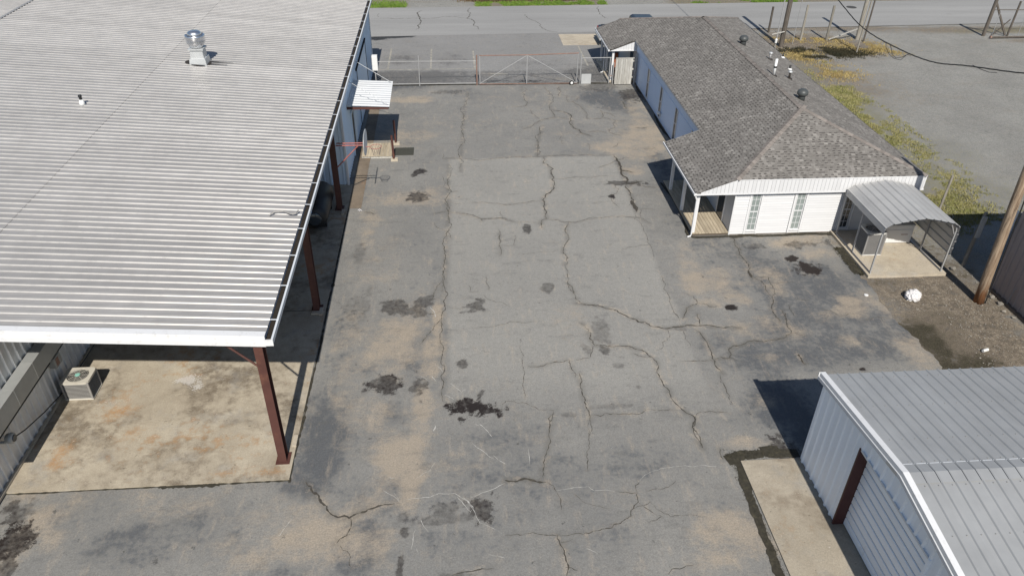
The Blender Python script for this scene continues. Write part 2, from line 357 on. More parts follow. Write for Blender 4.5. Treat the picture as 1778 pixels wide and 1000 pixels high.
SCRATCHES=[(0.017,[(-1.65,13.71),(-1.16,13.75),(-0.71,13.87),(-0.27,13.84),(0.05,13.57),(0.23,13.21),(0.35,12.84),(0.72,12.62),(0.97,12.42)]),(0.017,[(0.11,13.67),(0.56,13.85),(1.08,14.11)]),(0.015,[(2.46,13.77),(2.92,13.83),(3.33,13.85),(3.47,13.7),(4.03,13.63)]),(0.013,[(4.74,13.91),(4.97,14.15),(5.45,14.35),(6.18,14.42),(7.22,14.31)]),(0.044,[(-0.88,16.21),(-0.8,16.44)]),(0.022,[(0.47,16.42),(0.84,15.86)]),(0.018,[(0.23,15.68),(0.82,15.02)]),(0.015,[(0.83,15.15),(1.16,14.78)]),(0.02,[(-1.17,13.04),(-0.95,12.63)]),(0.016,[(-1.29,12.75),(-1.37,12.13)]),(0.016,[(-1.25,12.18),(-1.22,12.03)]),(0.015,[(1.83,15.45),(1.83,14.74)]),(0.012,[(-1.34,14.41),(-0.95,14.69),(-0.81,15.02)]),(0.015,[(4.2,15.18),(4.31,15.27)]),(0.014,[(0.52,11.87),(0.77,11.79),(0.92,11.73)]),(0.014,[(2.96,11.87),(3.24,11.7)]),(0.017,[(-0.22,13.73),(-0.01,13.4),(0.15,13.19)]),(0.017,[(-0.05,13.68),(0.21,13.32),(0.1,13.12)]),(0.015,[(-0.83,19.24),(-0.59,18.85)]),(0.024,[(-0.95,18.68),(-0.78,18.38)]),(0.019,[(-0.35,18.29),(-0.01,17.84)]),(0.017,[(-0.01,17.84),(0.11,17.97)]),(0.019,[(-0.55,17.77),(-0.22,17.51)]),(0.012,[(-1.31,18.7),(-1.06,18.47)]),(0.014,[(-0.21,18.1),(-0.03,17.91)]),(0.013,[(0.69,19.92),(0.78,19.76)]),(0.012,[(0.06,19.8),(0.15,19.64)]),(0.032,[(-1.05,22.49),(-0.85,21.84)]),(0.025,[(-1.72,19.64),(-1.63,19.71)]),(0.018,[(0.34,16.43),(0.51,16.33)]),(0.013,[(-4.73,12.74),(-4.47,13.29)]),(0.016,[(-2.2,14.08),(-1.72,13.62)]),(0.013,[(-1.92,13.98),(-1.75,13.7)]),(0.019,[(-2.09,14.52),(-1.91,14.47)])]
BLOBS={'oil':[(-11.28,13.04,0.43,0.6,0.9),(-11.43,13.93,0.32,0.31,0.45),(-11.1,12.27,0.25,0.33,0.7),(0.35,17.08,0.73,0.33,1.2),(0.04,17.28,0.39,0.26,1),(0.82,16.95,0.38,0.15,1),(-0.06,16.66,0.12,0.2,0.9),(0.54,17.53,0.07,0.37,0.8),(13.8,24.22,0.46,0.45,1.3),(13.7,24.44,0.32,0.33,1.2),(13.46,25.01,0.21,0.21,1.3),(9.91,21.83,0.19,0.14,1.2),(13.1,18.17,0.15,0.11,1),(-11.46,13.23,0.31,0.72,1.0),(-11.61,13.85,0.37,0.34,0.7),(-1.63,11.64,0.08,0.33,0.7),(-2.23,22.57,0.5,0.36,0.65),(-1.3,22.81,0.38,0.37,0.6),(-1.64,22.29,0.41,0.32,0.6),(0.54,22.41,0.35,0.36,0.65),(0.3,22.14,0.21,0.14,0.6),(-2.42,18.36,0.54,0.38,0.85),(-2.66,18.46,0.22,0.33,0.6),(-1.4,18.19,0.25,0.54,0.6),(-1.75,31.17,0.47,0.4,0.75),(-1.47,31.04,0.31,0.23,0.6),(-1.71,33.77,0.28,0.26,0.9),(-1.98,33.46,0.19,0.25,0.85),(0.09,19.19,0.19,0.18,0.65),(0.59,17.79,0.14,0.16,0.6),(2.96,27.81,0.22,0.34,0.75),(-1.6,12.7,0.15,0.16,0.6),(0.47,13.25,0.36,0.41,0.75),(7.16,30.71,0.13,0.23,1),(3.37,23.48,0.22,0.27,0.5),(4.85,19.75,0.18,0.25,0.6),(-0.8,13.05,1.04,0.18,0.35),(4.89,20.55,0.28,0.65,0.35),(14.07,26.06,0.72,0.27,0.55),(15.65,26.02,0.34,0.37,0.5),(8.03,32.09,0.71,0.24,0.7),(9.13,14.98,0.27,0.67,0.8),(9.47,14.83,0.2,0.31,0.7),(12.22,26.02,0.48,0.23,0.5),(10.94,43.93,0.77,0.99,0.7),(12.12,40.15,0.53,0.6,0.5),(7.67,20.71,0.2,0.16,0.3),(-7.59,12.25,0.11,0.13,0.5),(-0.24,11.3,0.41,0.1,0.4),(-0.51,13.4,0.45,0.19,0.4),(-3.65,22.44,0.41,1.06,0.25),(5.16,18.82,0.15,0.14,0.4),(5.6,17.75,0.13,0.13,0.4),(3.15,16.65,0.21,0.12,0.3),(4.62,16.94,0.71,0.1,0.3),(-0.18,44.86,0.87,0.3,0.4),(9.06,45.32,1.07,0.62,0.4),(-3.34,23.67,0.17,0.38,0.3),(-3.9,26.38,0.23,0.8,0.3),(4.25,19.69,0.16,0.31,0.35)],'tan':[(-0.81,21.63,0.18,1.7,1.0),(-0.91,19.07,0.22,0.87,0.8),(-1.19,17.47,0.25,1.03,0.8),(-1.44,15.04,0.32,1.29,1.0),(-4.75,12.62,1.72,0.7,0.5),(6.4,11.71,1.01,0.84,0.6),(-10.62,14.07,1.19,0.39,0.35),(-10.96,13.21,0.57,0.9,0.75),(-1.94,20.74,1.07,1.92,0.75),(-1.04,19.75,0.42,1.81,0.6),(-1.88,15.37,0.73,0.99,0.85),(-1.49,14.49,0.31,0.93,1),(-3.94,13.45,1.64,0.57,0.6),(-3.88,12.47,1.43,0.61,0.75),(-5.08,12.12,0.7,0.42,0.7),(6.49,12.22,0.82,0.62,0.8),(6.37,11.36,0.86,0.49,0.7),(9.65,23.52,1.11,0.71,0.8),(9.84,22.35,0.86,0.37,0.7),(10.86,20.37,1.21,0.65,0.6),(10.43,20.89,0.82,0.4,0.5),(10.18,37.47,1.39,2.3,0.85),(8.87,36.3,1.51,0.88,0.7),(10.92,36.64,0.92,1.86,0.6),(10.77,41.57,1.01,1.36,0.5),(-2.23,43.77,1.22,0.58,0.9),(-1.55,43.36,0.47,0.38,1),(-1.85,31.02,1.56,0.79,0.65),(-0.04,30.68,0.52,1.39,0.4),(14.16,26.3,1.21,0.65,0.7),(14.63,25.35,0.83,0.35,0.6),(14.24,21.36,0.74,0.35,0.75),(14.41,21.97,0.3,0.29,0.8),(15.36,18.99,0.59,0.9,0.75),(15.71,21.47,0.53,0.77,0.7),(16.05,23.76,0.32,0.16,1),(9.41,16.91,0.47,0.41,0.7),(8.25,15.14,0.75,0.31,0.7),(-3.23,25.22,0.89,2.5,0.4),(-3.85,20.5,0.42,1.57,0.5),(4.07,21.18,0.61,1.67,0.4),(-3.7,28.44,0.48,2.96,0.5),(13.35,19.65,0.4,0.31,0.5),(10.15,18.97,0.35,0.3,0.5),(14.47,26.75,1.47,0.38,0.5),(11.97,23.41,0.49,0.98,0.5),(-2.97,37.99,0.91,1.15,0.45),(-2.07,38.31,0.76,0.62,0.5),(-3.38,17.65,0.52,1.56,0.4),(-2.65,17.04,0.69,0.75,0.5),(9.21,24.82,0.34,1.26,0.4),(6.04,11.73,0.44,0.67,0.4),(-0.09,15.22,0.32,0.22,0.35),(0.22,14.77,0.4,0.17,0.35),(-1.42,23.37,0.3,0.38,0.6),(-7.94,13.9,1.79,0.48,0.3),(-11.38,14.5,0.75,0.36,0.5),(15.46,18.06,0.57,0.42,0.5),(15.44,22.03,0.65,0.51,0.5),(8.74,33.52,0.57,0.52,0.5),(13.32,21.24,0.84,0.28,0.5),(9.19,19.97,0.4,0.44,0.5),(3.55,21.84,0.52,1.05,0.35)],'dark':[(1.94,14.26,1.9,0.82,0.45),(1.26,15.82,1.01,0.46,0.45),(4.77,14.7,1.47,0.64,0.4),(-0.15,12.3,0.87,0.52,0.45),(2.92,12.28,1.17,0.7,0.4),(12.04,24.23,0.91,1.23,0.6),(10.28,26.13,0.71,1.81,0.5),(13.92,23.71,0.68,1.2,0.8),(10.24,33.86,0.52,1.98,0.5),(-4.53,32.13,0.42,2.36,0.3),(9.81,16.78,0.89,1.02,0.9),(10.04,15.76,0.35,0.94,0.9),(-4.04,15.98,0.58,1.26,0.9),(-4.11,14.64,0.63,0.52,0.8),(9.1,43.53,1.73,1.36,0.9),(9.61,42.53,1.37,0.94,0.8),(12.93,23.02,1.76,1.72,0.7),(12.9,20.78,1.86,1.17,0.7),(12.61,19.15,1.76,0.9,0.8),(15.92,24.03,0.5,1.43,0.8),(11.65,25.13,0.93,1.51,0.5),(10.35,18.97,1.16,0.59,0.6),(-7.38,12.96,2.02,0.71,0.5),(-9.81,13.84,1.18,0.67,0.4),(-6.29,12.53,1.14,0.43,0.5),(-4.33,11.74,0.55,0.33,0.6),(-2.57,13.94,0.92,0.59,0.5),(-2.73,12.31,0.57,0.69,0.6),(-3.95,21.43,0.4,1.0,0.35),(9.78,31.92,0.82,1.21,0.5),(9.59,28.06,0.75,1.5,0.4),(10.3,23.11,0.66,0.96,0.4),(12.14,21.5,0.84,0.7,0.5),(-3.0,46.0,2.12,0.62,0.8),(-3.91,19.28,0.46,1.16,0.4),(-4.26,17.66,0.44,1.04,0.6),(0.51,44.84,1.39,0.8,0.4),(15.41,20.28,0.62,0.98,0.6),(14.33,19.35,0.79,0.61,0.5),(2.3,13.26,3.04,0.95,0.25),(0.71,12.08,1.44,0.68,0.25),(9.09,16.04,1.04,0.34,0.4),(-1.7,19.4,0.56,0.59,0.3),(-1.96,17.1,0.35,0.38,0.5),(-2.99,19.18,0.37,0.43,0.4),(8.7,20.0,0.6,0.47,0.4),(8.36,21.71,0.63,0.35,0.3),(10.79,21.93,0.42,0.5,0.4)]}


# ------------------------------------------------------------------ materials
def asphalt_material(name, c1, c2, patch, tan, dark, oil):
    t = NT(name)
    A, S_, Mu = (lambda a, b: t.math('ADD', a, b)), (lambda a, b: t.math('SUBTRACT', a, b)), (lambda a, b: t.math('MULTIPLY', a, b))
    big = t.cn(0.28, 5, 0.6)
    mid = t.cn(1.5, 7, 0.66)
    sml = t.cn(6.0, 6, 0.66)
    fine = t.cn(22, 4, 0.65)
    grain = t.cn(75, 2, 0.6)
    c = t.mix(A(Mu(big, 0.5), Mu(mid, 0.5)), c1, c2)
    c = t.mix(t.attr('patch'), c, patch)
    nn = A(A(Mu(mid, 0.5), Mu(sml, 0.32)), Mu(fine, 0.18))
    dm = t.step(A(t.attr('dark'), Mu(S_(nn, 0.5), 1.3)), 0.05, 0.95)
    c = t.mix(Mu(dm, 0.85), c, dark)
    n2 = A(A(Mu(t.cn(1.1, 7, 0.68, t.vec((1, 1, 1), 0, (9, 4, 0))), 0.62), Mu(t.cn(5.0, 6, 0.68, t.vec((1, 1.5, 1), 0, (2, 7, 0))), 0.28)), Mu(fine, 0.10))
    tm = t.step(A(t.attr('tan'), Mu(S_(n2, 0.5), 1.25)), 0.0, 1.05)
    c = t.mix(Mu(tm, 0.76), c, t.mix(sml, tan, tuple(x * 0.82 for x in tan)))
    # pale dust drawn out by run-off
    st = t.step(t.noise(1.0, 8, 0.7, t.vec((3.5, 0.9, 1), 0.4)), 0.52, 0.74)
    c = t.mix(Mu(st, 0.34), c, tuple(x * 1.15 for x in tan))
    # grey scuffs
    sc = t.step(t.noise(0.9, 9, 0.74, t.vec((1, 2.2, 1), 0.2, (5, 2, 0))), 0.53, 0.70)
    c = t.mix(Mu(sc, 0.42), c, tuple(x * 0.62 for x in c1))
    # grime and washed dust gathered along the cracks
    hl = t.step(A(t.attr('halo'), Mu(S_(A(Mu(sml, 0.6), Mu(fine, 0.4)), 0.5), 0.9)), 0.30, 1.0)
    c = t.mix(Mu(hl, 0.42), c, t.mix(t.step(mid, 0.45, 0.75), (0.085, 0.078, 0.066), tuple(x * 0.95 for x in tan)))
    om = t.step(A(t.attr('oil'), A(Mu(S_(sml, 0.5), 0.35), Mu(S_(fine, 0.5), 0.55))), 0.22, 0.60)
    om = Mu(om, t.lin(A(t.attr('oils'), Mu(S_(sml, 0.5), 0.45)), 0.10, 1.0, 0.15, 1.05))
    c = t.mix(om, c, oil)
    # small drips, gum and tar spots
    sp = t.step(t.noise(4.2, 5, 0.62), 0.66, 0.71)
    c = t.mix(Mu(sp, 0.6), c, tuple(x * 0.30 for x in c1))
    sp2 = t.step(t.noise(13, 3, 0.6), 0.69, 0.74)
    c = t.mix(Mu(sp2, 0.5), c, tuple(x * 0.30 for x in c1))
    c = t.mul(c, t.lin(grain, 0.80, 1.20))
    c = t.mul(c, t.lin(fine, 0.865, 1.135))
    c = t.mul(c, t.lin(sml, 0.93, 1.07))
    c = t.mul(c, t.lin(t.cn(11, 4, 0.7), 0.95, 1.05))
    t.bump(A(grain, Mu(fine, 0.8)), 0.3, 0.010)
    return t.out(c, t.lin(om, 0.88, 0.6), 0, 0.25)
M_ASPH = asphalt_material('yard_asphalt', (0.160, 0.157, 0.150), (0.234, 0.226, 0.208), (0.256, 0.248, 0.228), (0.355, 0.297, 0.228), (0.074, 0.079, 0.087), (0.022, 0.017, 0.015))
M_PARK = asphalt_material('parking_asphalt', (0.19, 0.186, 0.18), (0.235, 0.231, 0.225), (0.26, 0.255, 0.25), (0.26, 0.235, 0.20), (0.085, 0.083, 0.082), (0.025, 0.024, 0.024))
def road_material():
    t = NT('road_asphalt')
    c = t.mix(t.cn(0.5, 7, 0.6, t.vec((0.12, 1, 1))), (0.228, 0.225, 0.219), (0.285, 0.281, 0.273))
    c = t.mix(t.math('MULTIPLY', t.step(t.noise(1.2, 8, 0.7, t.vec((0.5, 1.6, 1))), 0.56, 0.72), 0.4), c, (0.17, 0.165, 0.16))
    c = t.mul(c, t.lin(t.cn(14, 4), 0.88, 1.12))
    return t.out(c, 0.9, 0, 0.25)
M_ROAD = road_material()
def concrete_material(name, c1, c2, stain, rust, amt=0.5):
    t = NT(name)
    A, S_, Mu = (lambda a, b: t.math('ADD', a, b)), (lambda a, b: t.math('SUBTRACT', a, b)), (lambda a, b: t.math('MULTIPLY', a, b))
    n1 = t.cn(0.8, 8, 0.66); n2 = t.cn(3.2, 8, 0.68); fine = t.cn(20, 4, 0.65); g = t.cn(75, 2)
    c = t.mix(n1, c1, c2)
    blot = t.step(A(Mu(t.cn(0.5, 6, 0.6, t.vec((1, 1, 1), 0.7, (7, 3, 0))), 0.55), A(Mu(n2, 0.3), Mu(fine, 0.15))), 0.42, 0.86)
    c = t.mix(Mu(blot, amt), c, stain)
    grey = t.step(t.noise(0.9, 8, 0.7, t.vec((1, 1, 1), 0, (2, 8, 0))), 0.50, 0.70)
    c = t.mix(Mu(grey, 0.45), c, tuple(sum(c2) / 3 * k for k in (1.0, 0.98, 0.93)))
    ru = t.step(A(Mu(n2, 0.5), Mu(t.cn(0.45, 4, 0.5, t.vec((1, 1, 1), 0, (1, 9, 0))), 0.6)), 0.72, 1.0)
    c = t.mix(Mu(ru, 0.5), c, rust)
    pale = t.step(t.noise(1.3, 9, 0.74, t.vec((1, 2.2, 1), 0.5, (4, 4, 0))), 0.55, 0.70)
    c = t.mix(Mu(pale, 0.4), c, tuple(min(0.8, x * 1.3) for x in c1))
    c = t.mix(Mu(t.step(t.noise(8, 4, 0.6), 0.66, 0.72), 0.5), c, tuple(x * 0.4 for x in stain))
    oi = t.step(A(t.attr('oil'), Mu(S_(A(Mu(n2, 0.6), Mu(fine, 0.4)), 0.5), 0.9)), 0.15, 0.95)
    c = t.mix(Mu(oi, 0.8), c, rust)
    wh = t.step(A(t.attr('white'), Mu(S_(A(Mu(n2, 0.6), Mu(fine, 0.4)), 0.5), 1.3)), 0.35, 0.75)
    c = t.mix(Mu(wh, 0.7), c, (0.5, 0.48, 0.45))
    c = t.mul(c, t.lin(g, 0.86, 1.14))
    c = t.mul(c, t.lin(fine, 0.90, 1.10))
    t.bump(A(g, fine), 0.22, 0.008)
    return t.out(c, 0.88, 0, 0.25)
M_CONC = concrete_material('slab_concrete', (0.40, 0.35, 0.272), (0.295, 0.253, 0.193), (0.135, 0.108, 0.078), (0.36, 0.205, 0.09), 0.95)
M_APRON = concrete_material('apron_concrete', (0.345, 0.302, 0.238), (0.28, 0.243, 0.188), (0.19, 0.155, 0.115), (0.30, 0.22, 0.14), 0.8)
M_CONC2 = concrete_material('pale_concrete', (0.44, 0.385, 0.30), (0.38, 0.33, 0.26), (0.25, 0.215, 0.17), (0.36, 0.25, 0.15), 0.5)
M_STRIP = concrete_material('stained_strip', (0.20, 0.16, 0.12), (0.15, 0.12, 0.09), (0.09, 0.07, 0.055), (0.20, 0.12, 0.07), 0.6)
def lot_material():
    t = NT('gravel_lot')
    A, S_, Mu = (lambda a, b: t.math('ADD', a, b)), (lambda a, b: t.math('SUBTRACT', a, b)), (lambda a, b: t.math('MULTIPLY', a, b))
    n1 = t.cn(0.35, 7, 0.65); n2 = t.cn(2.4, 7, 0.7); n3 = t.cn(7.5, 5, 0.7); g = t.cn(26, 4, 0.7); g2 = t.cn(80, 2)
    c = t.mix(A(Mu(n1, 0.6), Mu(n2, 0.4)), (0.225, 0.219, 0.203), (0.315, 0.307, 0.284))
    c = t.mix(Mu(t.step(t.noise(0.5, 8, 0.7, t.vec((0.4, 1.3, 1), -0.5)), 0.53, 0.70), 0.35), c, (0.235, 0.205, 0.17))
    nn = A(A(Mu(n2, 0.5), Mu(n3, 0.3)), Mu(g, 0.2))
    bm = t.step(A(t.attr('brown'), Mu(S_(nn, 0.5), 1.2)), 0.05, 0.95)
    c = t.mix(bm, c, t.mix(nn, (0.046, 0.032, 0.021), (0.32, 0.268, 0.205)))
    gm = t.step(A(t.attr('grass'), Mu(S_(A(Mu(n3, 0.6), Mu(g, 0.4)), 0.5), 1.5)), 0.3, 1.0)
    c = t.mix(Mu(gm, 0.6), c, t.mix(g, (0.24, 0.215, 0.10), (0.13, 0.125, 0.05)))
    mm = t.step(A(t.attr('moss'), Mu(S_(nn, 0.5), 1.4)), 0.30, 1.05)
    c = t.mix(Mu(mm, 0.92), c, t.mix(g, (0.030, 0.026, 0.018), (0.062, 0.056, 0.034)))
    c = t.mix(Mu(t.step(g2, 0.7, 1.0), Mu(t.lin(bm, 0.35, 0.6), t.lin(mm, 1.0, 0.2))), c, (0.33, 0.315, 0.285))
    c = t.mul(c, t.lin(g, 0.66, 1.34))
    c = t.mul(c, t.lin(n3, 0.84, 1.16))
    t.bump(A(g, g2), 0.6, 0.03)
    return t.out(c, 0.95, 0, 0.2)
M_LOT = lot_material()
M_EARTH = simple('far_earth', (0.13, 0.11, 0.07), 0.95, var=0.25, scale=0.4, dirt=(0.10, 0.13, 0.04), dscale=0.15)
M_CRACK = simple('crack_grime', (0.050, 0.044, 0.036), 0.95, var=0.35, scale=9, dirt=(0.09, 0.08, 0.06), dscale=4)
M_SCRATCH = simple('pale_scrape', (0.40, 0.39, 0.365), 0.9, var=0.2, scale=12)
M_SOIL = simple('mossy_soil', (0.034, 0.030, 0.021), 0.95, var=0.45, scale=9, dirt=(0.085, 0.075, 0.045), dscale=5, bump=0.6, bscale=30)
M_YPAINT = simple('worn_yellow_paint', (0.33, 0.31, 0.26), 0.85, var=0.2, scale=3, dirt=(0.17, 0.165, 0.155), dirtamt=0.95, dscale=3.5)

def galv_material(name, col, rough=0.42, metal=0.75, blot=0.10, objvar=0.04, streak=None, sv=(1, 1, 1)):
    t = NT(name)
    k = t.lin(t.noise(1.1, 7, 0.65), 1 - blot, 1 + blot, 0.3, 0.7)
    k = t.math('MULTIPLY', k, t.lin(t.rnd(), 1 - objvar, 1 + objvar))
    c = t.mul(col, k)
    if streak:
        m = t.step(t.noise(1.0, 8, 0.7, t.vec(sv)), 0.52, 0.75)
        c = t.mix(t.math('MULTIPLY', m, 0.3), c, streak)
    r = t.lin(t.noise(4.0, 6, 0.6), rough - 0.08, rough + 0.10, 0.3, 0.7)
    return t.out(c, r, metal, 0.5)
M_ROOFM = galv_material('galvalume_roof', (0.33, 0.318, 0.305), 0.36, 0.16, 0.10, 0.07, (0.25, 0.232, 0.215), (0.25, 6, 1))
M_SHEDROOF = galv_material('painted_grey_roof', (0.315, 0.32, 0.322), 0.5, 0.15, 0.08, 0.045, (0.22, 0.215, 0.205), (5, 0.35, 1))
M_CPROOF = galv_material('galvanised_carport', (0.40, 0.395, 0.385), 0.46, 0.15, 0.08, 0.05, (0.17, 0.165, 0.16), (9, 0.45, 1))
M_WALLBLUE = simple('pale_blue_sheet', (0.58, 0.69, 0.80), 0.55, 0.05, var=0.05, scale=1.2, objvar=0.03, dirt=(0.35, 0.38, 0.40), dirtamt=0.2, stretch=(1, 1, 0.3))
M_WALLWHITE = simple('white_sheet', (0.82, 0.86, 0.91), 0.45, 0.05, var=0.04, scale=1.2, objvar=0.03, dirt=(0.48, 0.47, 0.45), dirtamt=0.15, stretch=(1, 1, 0.3))
M_WALLGREY = galv_material('weathered_grey_sheet', (0.60, 0.60, 0.595), 0.42, 0.2, 0.14, 0.06, (0.22, 0.21, 0.20), (2, 2, 0.4))
M_MAUVE = simple('mauve_sheet', (0.36, 0.30, 0.28), 0.6, 0.05, var=0.07, scale=1.5, objvar=0.03, dirt=(0.22, 0.18, 0.16), dirtamt=0.3, stretch=(1, 1, 0.25))
M_TRIM = simple('white_trim', (0.62, 0.62, 0.625), 0.5, var=0.03, scale=4, dirt=(0.42, 0.41, 0.39), dirtamt=0.4, dscale=7)
M_VINYL = simple('white_vinyl', (0.56, 0.56, 0.565), 0.5, var=0.02, scale=2, objvar=0.035, dirt=(0.50, 0.49, 0.47), dirtamt=0.1)
M_SIDEBLUE = simple('blue_grey_panel', (0.56, 0.66, 0.82), 0.6, var=0.04, scale=1.2, dirt=(0.28, 0.34, 0.42), dirtamt=0.2, stretch=(1, 1, 0.4))  # side wall boards take a bluer base colour than the front ones
M_MAROON = simple('maroon_primer', (0.075, 0.030, 0.024), 0.6, var=0.18, scale=3, dirt=(0.17, 0.075, 0.045), dirtamt=0.4, dscale=2)
M_DKMAROON = simple('dark_maroon_paint', (0.060, 0.020, 0.018), 0.6, var=0.15, scale=3)
M_DARK = simple('black_gap', (0.012, 0.011, 0.011), 0.9)
M_UNDER = simple('roof_underside', (0.20, 0.19, 0.18), 0.85, var=0.1)
M_GUTTER = simple('gutter_paint', (0.62, 0.64, 0.66), 0.45, 0.1, var=0.05, dirt=(0.40, 0.40, 0.39), dirtamt=0.2)
M_GUTSHADE = simple('painted_gutter_shade', (0.022, 0.017, 0.012), 0.95, var=0.5, scale=14)  # near-black colour that paints shade into the gutter interior
M_ALU = galv_material('spun_aluminium', (0.72, 0.73, 0.75), 0.24, 0.95, 0.05, 0.0)
M_SHEETGREY = galv_material('galvanised_sheet', (0.50, 0.51, 0.51), 0.45, 0.4, 0.08, 0.04)
M_DUCT = galv_material('dull_duct_sheet', (0.34, 0.345, 0.335), 0.5, 0.3, 0.12, 0.06)
M_TAR = simple('roof_tar', (0.030, 0.025, 0.022), 0.8, var=0.4, scale=9)
M_BLACK = simple('black_plastic', (0.018, 0.018, 0.019), 0.45, var=0.2, scale=5)
M_RUBBER = simple('rubber', (0.022, 0.022, 0.023), 0.85, var=0.2, scale=6)
M_ACBEIGE = simple('beige_enamel', (0.46, 0.43, 0.37), 0.5, var=0.06, scale=5, dirt=(0.35, 0.31, 0.25), dirtamt=0.3, dscale=4)
M_ACGRILL = simple('grey_louvre', (0.25, 0.24, 0.225), 0.55, 0.1, var=0.1, scale=5)
M_ACCORE = simple('coil_core', (0.050, 0.048, 0.046), 0.8, var=0.2, scale=20)
M_TEAL = simple('teal_hub', (0.22, 0.45, 0.38), 0.5, var=0.08)
M_WHITEP = simple('white_paint', (0.64, 0.64, 0.63), 0.5, var=0.03, scale=4)
M_PINK = simple('faded_red_paint', (0.30, 0.10, 0.09), 0.6, var=0.25, scale=7, dirt=(0.40, 0.32, 0.30), dirtamt=0.4, dscale=6)
M_NET = simple('net_cord', (0.16, 0.13, 0.12), 0.9)
M_GALVPIPE = galv_material('galvanised_pipe', (0.30, 0.30, 0.30), 0.55, 0.1, 0.1, 0.05)
M_RUST = simple('rusty_pipe', (0.21, 0.125, 0.095), 0.85, var=0.3, scale=5, dirt=(0.33, 0.29, 0.27), dirtamt=0.4, dscale=4)
M_WIRE = galv_material('chain_link_wire', (0.40, 0.41, 0.42), 0.5, 0.3, 0.1, 0)
def wood(name, c1, c2, objvar=0.15, along='Y'):
    t = NT(name)
    sc = {'X': (1.2, 14, 14), 'Y': (14, 1.2, 14), 'Z': (14, 14, 1.2)}[along]
    n = t.noise(1.6, 7, 0.65, t.vec(sc))
    c = t.mix(t.step(n, 0.32, 0.68), c1, c2)
    c = t.mul(c, t.lin(t.rnd(), 1 - objvar, 1 + objvar))
    c = t.mix(t.math('MULTIPLY', t.step(t.noise(2.5, 6, 0.7), 0.58, 0.75), 0.4), c, tuple(x * 0.45 for x in c1))
    t.bump(n, 0.3, 0.01)
    return t.out(c, 0.85, 0, 0.25)
M_DECK = wood('deck_timber', (0.34, 0.28, 0.20), (0.45, 0.385, 0.285), 0.18, 'Y')
M_GREYWOOD = wood('weathered_timber', (0.30, 0.285, 0.255), (0.46, 0.45, 0.42), 0.2, 'Z')
M_DARKWOOD = wood('creosote_timber', (0.060, 0.050, 0.042), (0.115, 0.10, 0.085), 0.15, 'Z')
M_POSTWOOD = wood('grey_post_timber', (0.17, 0.155, 0.13), (0.28, 0.26, 0.225), 0.2, 'Z')
def pole_material():
    t = NT('utility_pole_timber')
    n = t.cn(1.6, 7, 0.7, t.vec((12, 12, 0.7)))
    c = t.mix(n, (0.15, 0.10, 0.065), (0.37, 0.285, 0.205))
    z = t.n('ShaderNodeSeparateXYZ')
    t.put(z.inputs[0], t.pos)
    lo = t.math('SUBTRACT', 1.0, t.step(t.math('ADD', z.outputs[2], t.math('MULTIPLY', n, 0.6)), 0.55, 1.15))
    c = t.mix(t.math('MULTIPLY', lo, 0.85), c, (0.23, 0.095, 0.035))
    c = t.mix(t.math('MULTIPLY', t.step(t.noise(1.5, 8, 0.7, t.vec((9, 9, 0.5), 0, (3, 1, 0))), 0.56, 0.66), 0.8), c, (0.055, 0.040, 0.03))
    t.bump(n, 0.5, 0.02)
    return t.out(c, 0.85, 0, 0.2)
M_POLE = pole_material()
def shingle_material(name, obj):
    t = NT(name)
    v = t.rnd() if obj else t.attr('tone')
    r = t.n('ShaderNodeValToRGB')
    e = r.color_ramp.elements
    e[0].position = 0.0; e[0].color = (0.070, 0.064, 0.060, 1)
    e[1].position = 1.0; e[1].color = (0.248, 0.233, 0.214, 1)
    for p, c in ((0.28, (0.086, 0.079, 0.073, 1)), (0.34, (0.144, 0.134, 0.123, 1)), (0.75, (0.192, 0.180, 0.166, 1)), (0.90, (0.215, 0.202, 0.187, 1))):
        x = e.new(p); x.color = c
    t.put(r.inputs[0], v if not obj else t.lin(t.math('POWER', v, 1.6), 0.34, 1.0))
    c = t.mul(r.outputs[0], t.lin(t.noise(55, 3), 0.75, 1.25, 0.3, 0.7))
    c = t.mul(c, t.lin(t.noise(0.8, 7, 0.65), 0.85, 1.15, 0.3, 0.7))
    t.bump(t.noise(120, 2), 0.3, 0.004)
    return t.out(c, 0.92, 0, 0.2)
M_SHINGLE = shingle_material('roof_shingles', False)
M_SHINGLE1 = shingle_material('roof_shingle_tab', True)
M_CAP = simple('ridge_cap_shingle', (0.185, 0.163, 0.147), 0.92, var=0.15, scale=8, objvar=0.22)
def glass_material(name, tint, rough=0.08):
    t = NT(name)
    return t.out(t.mul(tint, t.lin(t.noise(1.5, 3), 0.8, 1.2)), rough, 0, 0.6)
M_GLASS = glass_material('curtained_glass', (0.22, 0.25, 0.24))
M_DKGLASS = glass_material('dark_glass', (0.035, 0.042, 0.05), 0.05)
M_BAG = simple('white_plastic_bag', (0.60, 0.585, 0.585), 0.45, var=0.06, scale=8)
M_CARBLACK = simple('black_car_paint', (0.012, 0.012, 0.013), 0.22, var=0.1, spec=0.6)
M_RED = simple('red_lens', (0.30, 0.012, 0.012), 0.25, spec=0.5)
M_BROWNPOT = simple('rust_brown_clay', (0.22, 0.07, 0.03), 0.8, var=0.2)
M_STONE = simple('pale_stone', (0.235, 0.215, 0.185), 0.9, var=0.25, scale=12, objvar=0.2)
def blade_material(name, c1, c2, dry):
    t = NT(name)
    c = t.mix(t.step(t.noise(1.1, 6, 0.6), 0.38, 0.62), c1, c2)
    c = t.mix(t.math('MULTIPLY', t.step(t.noise(9, 3, 0.6), 0.45, 0.65), 0.6), c, dry)
    return t.out(c, 0.8, 0, 0.2)
M_GRASSY = blade_material('yellow_green_grass', (0.20, 0.205, 0.065), (0.29, 0.265, 0.11), (0.37, 0.33, 0.20))
M_GRASSG = blade_material('fresh_green_grass', (0.085, 0.17, 0.02), (0.13, 0.22, 0.03), (0.20, 0.22, 0.06))
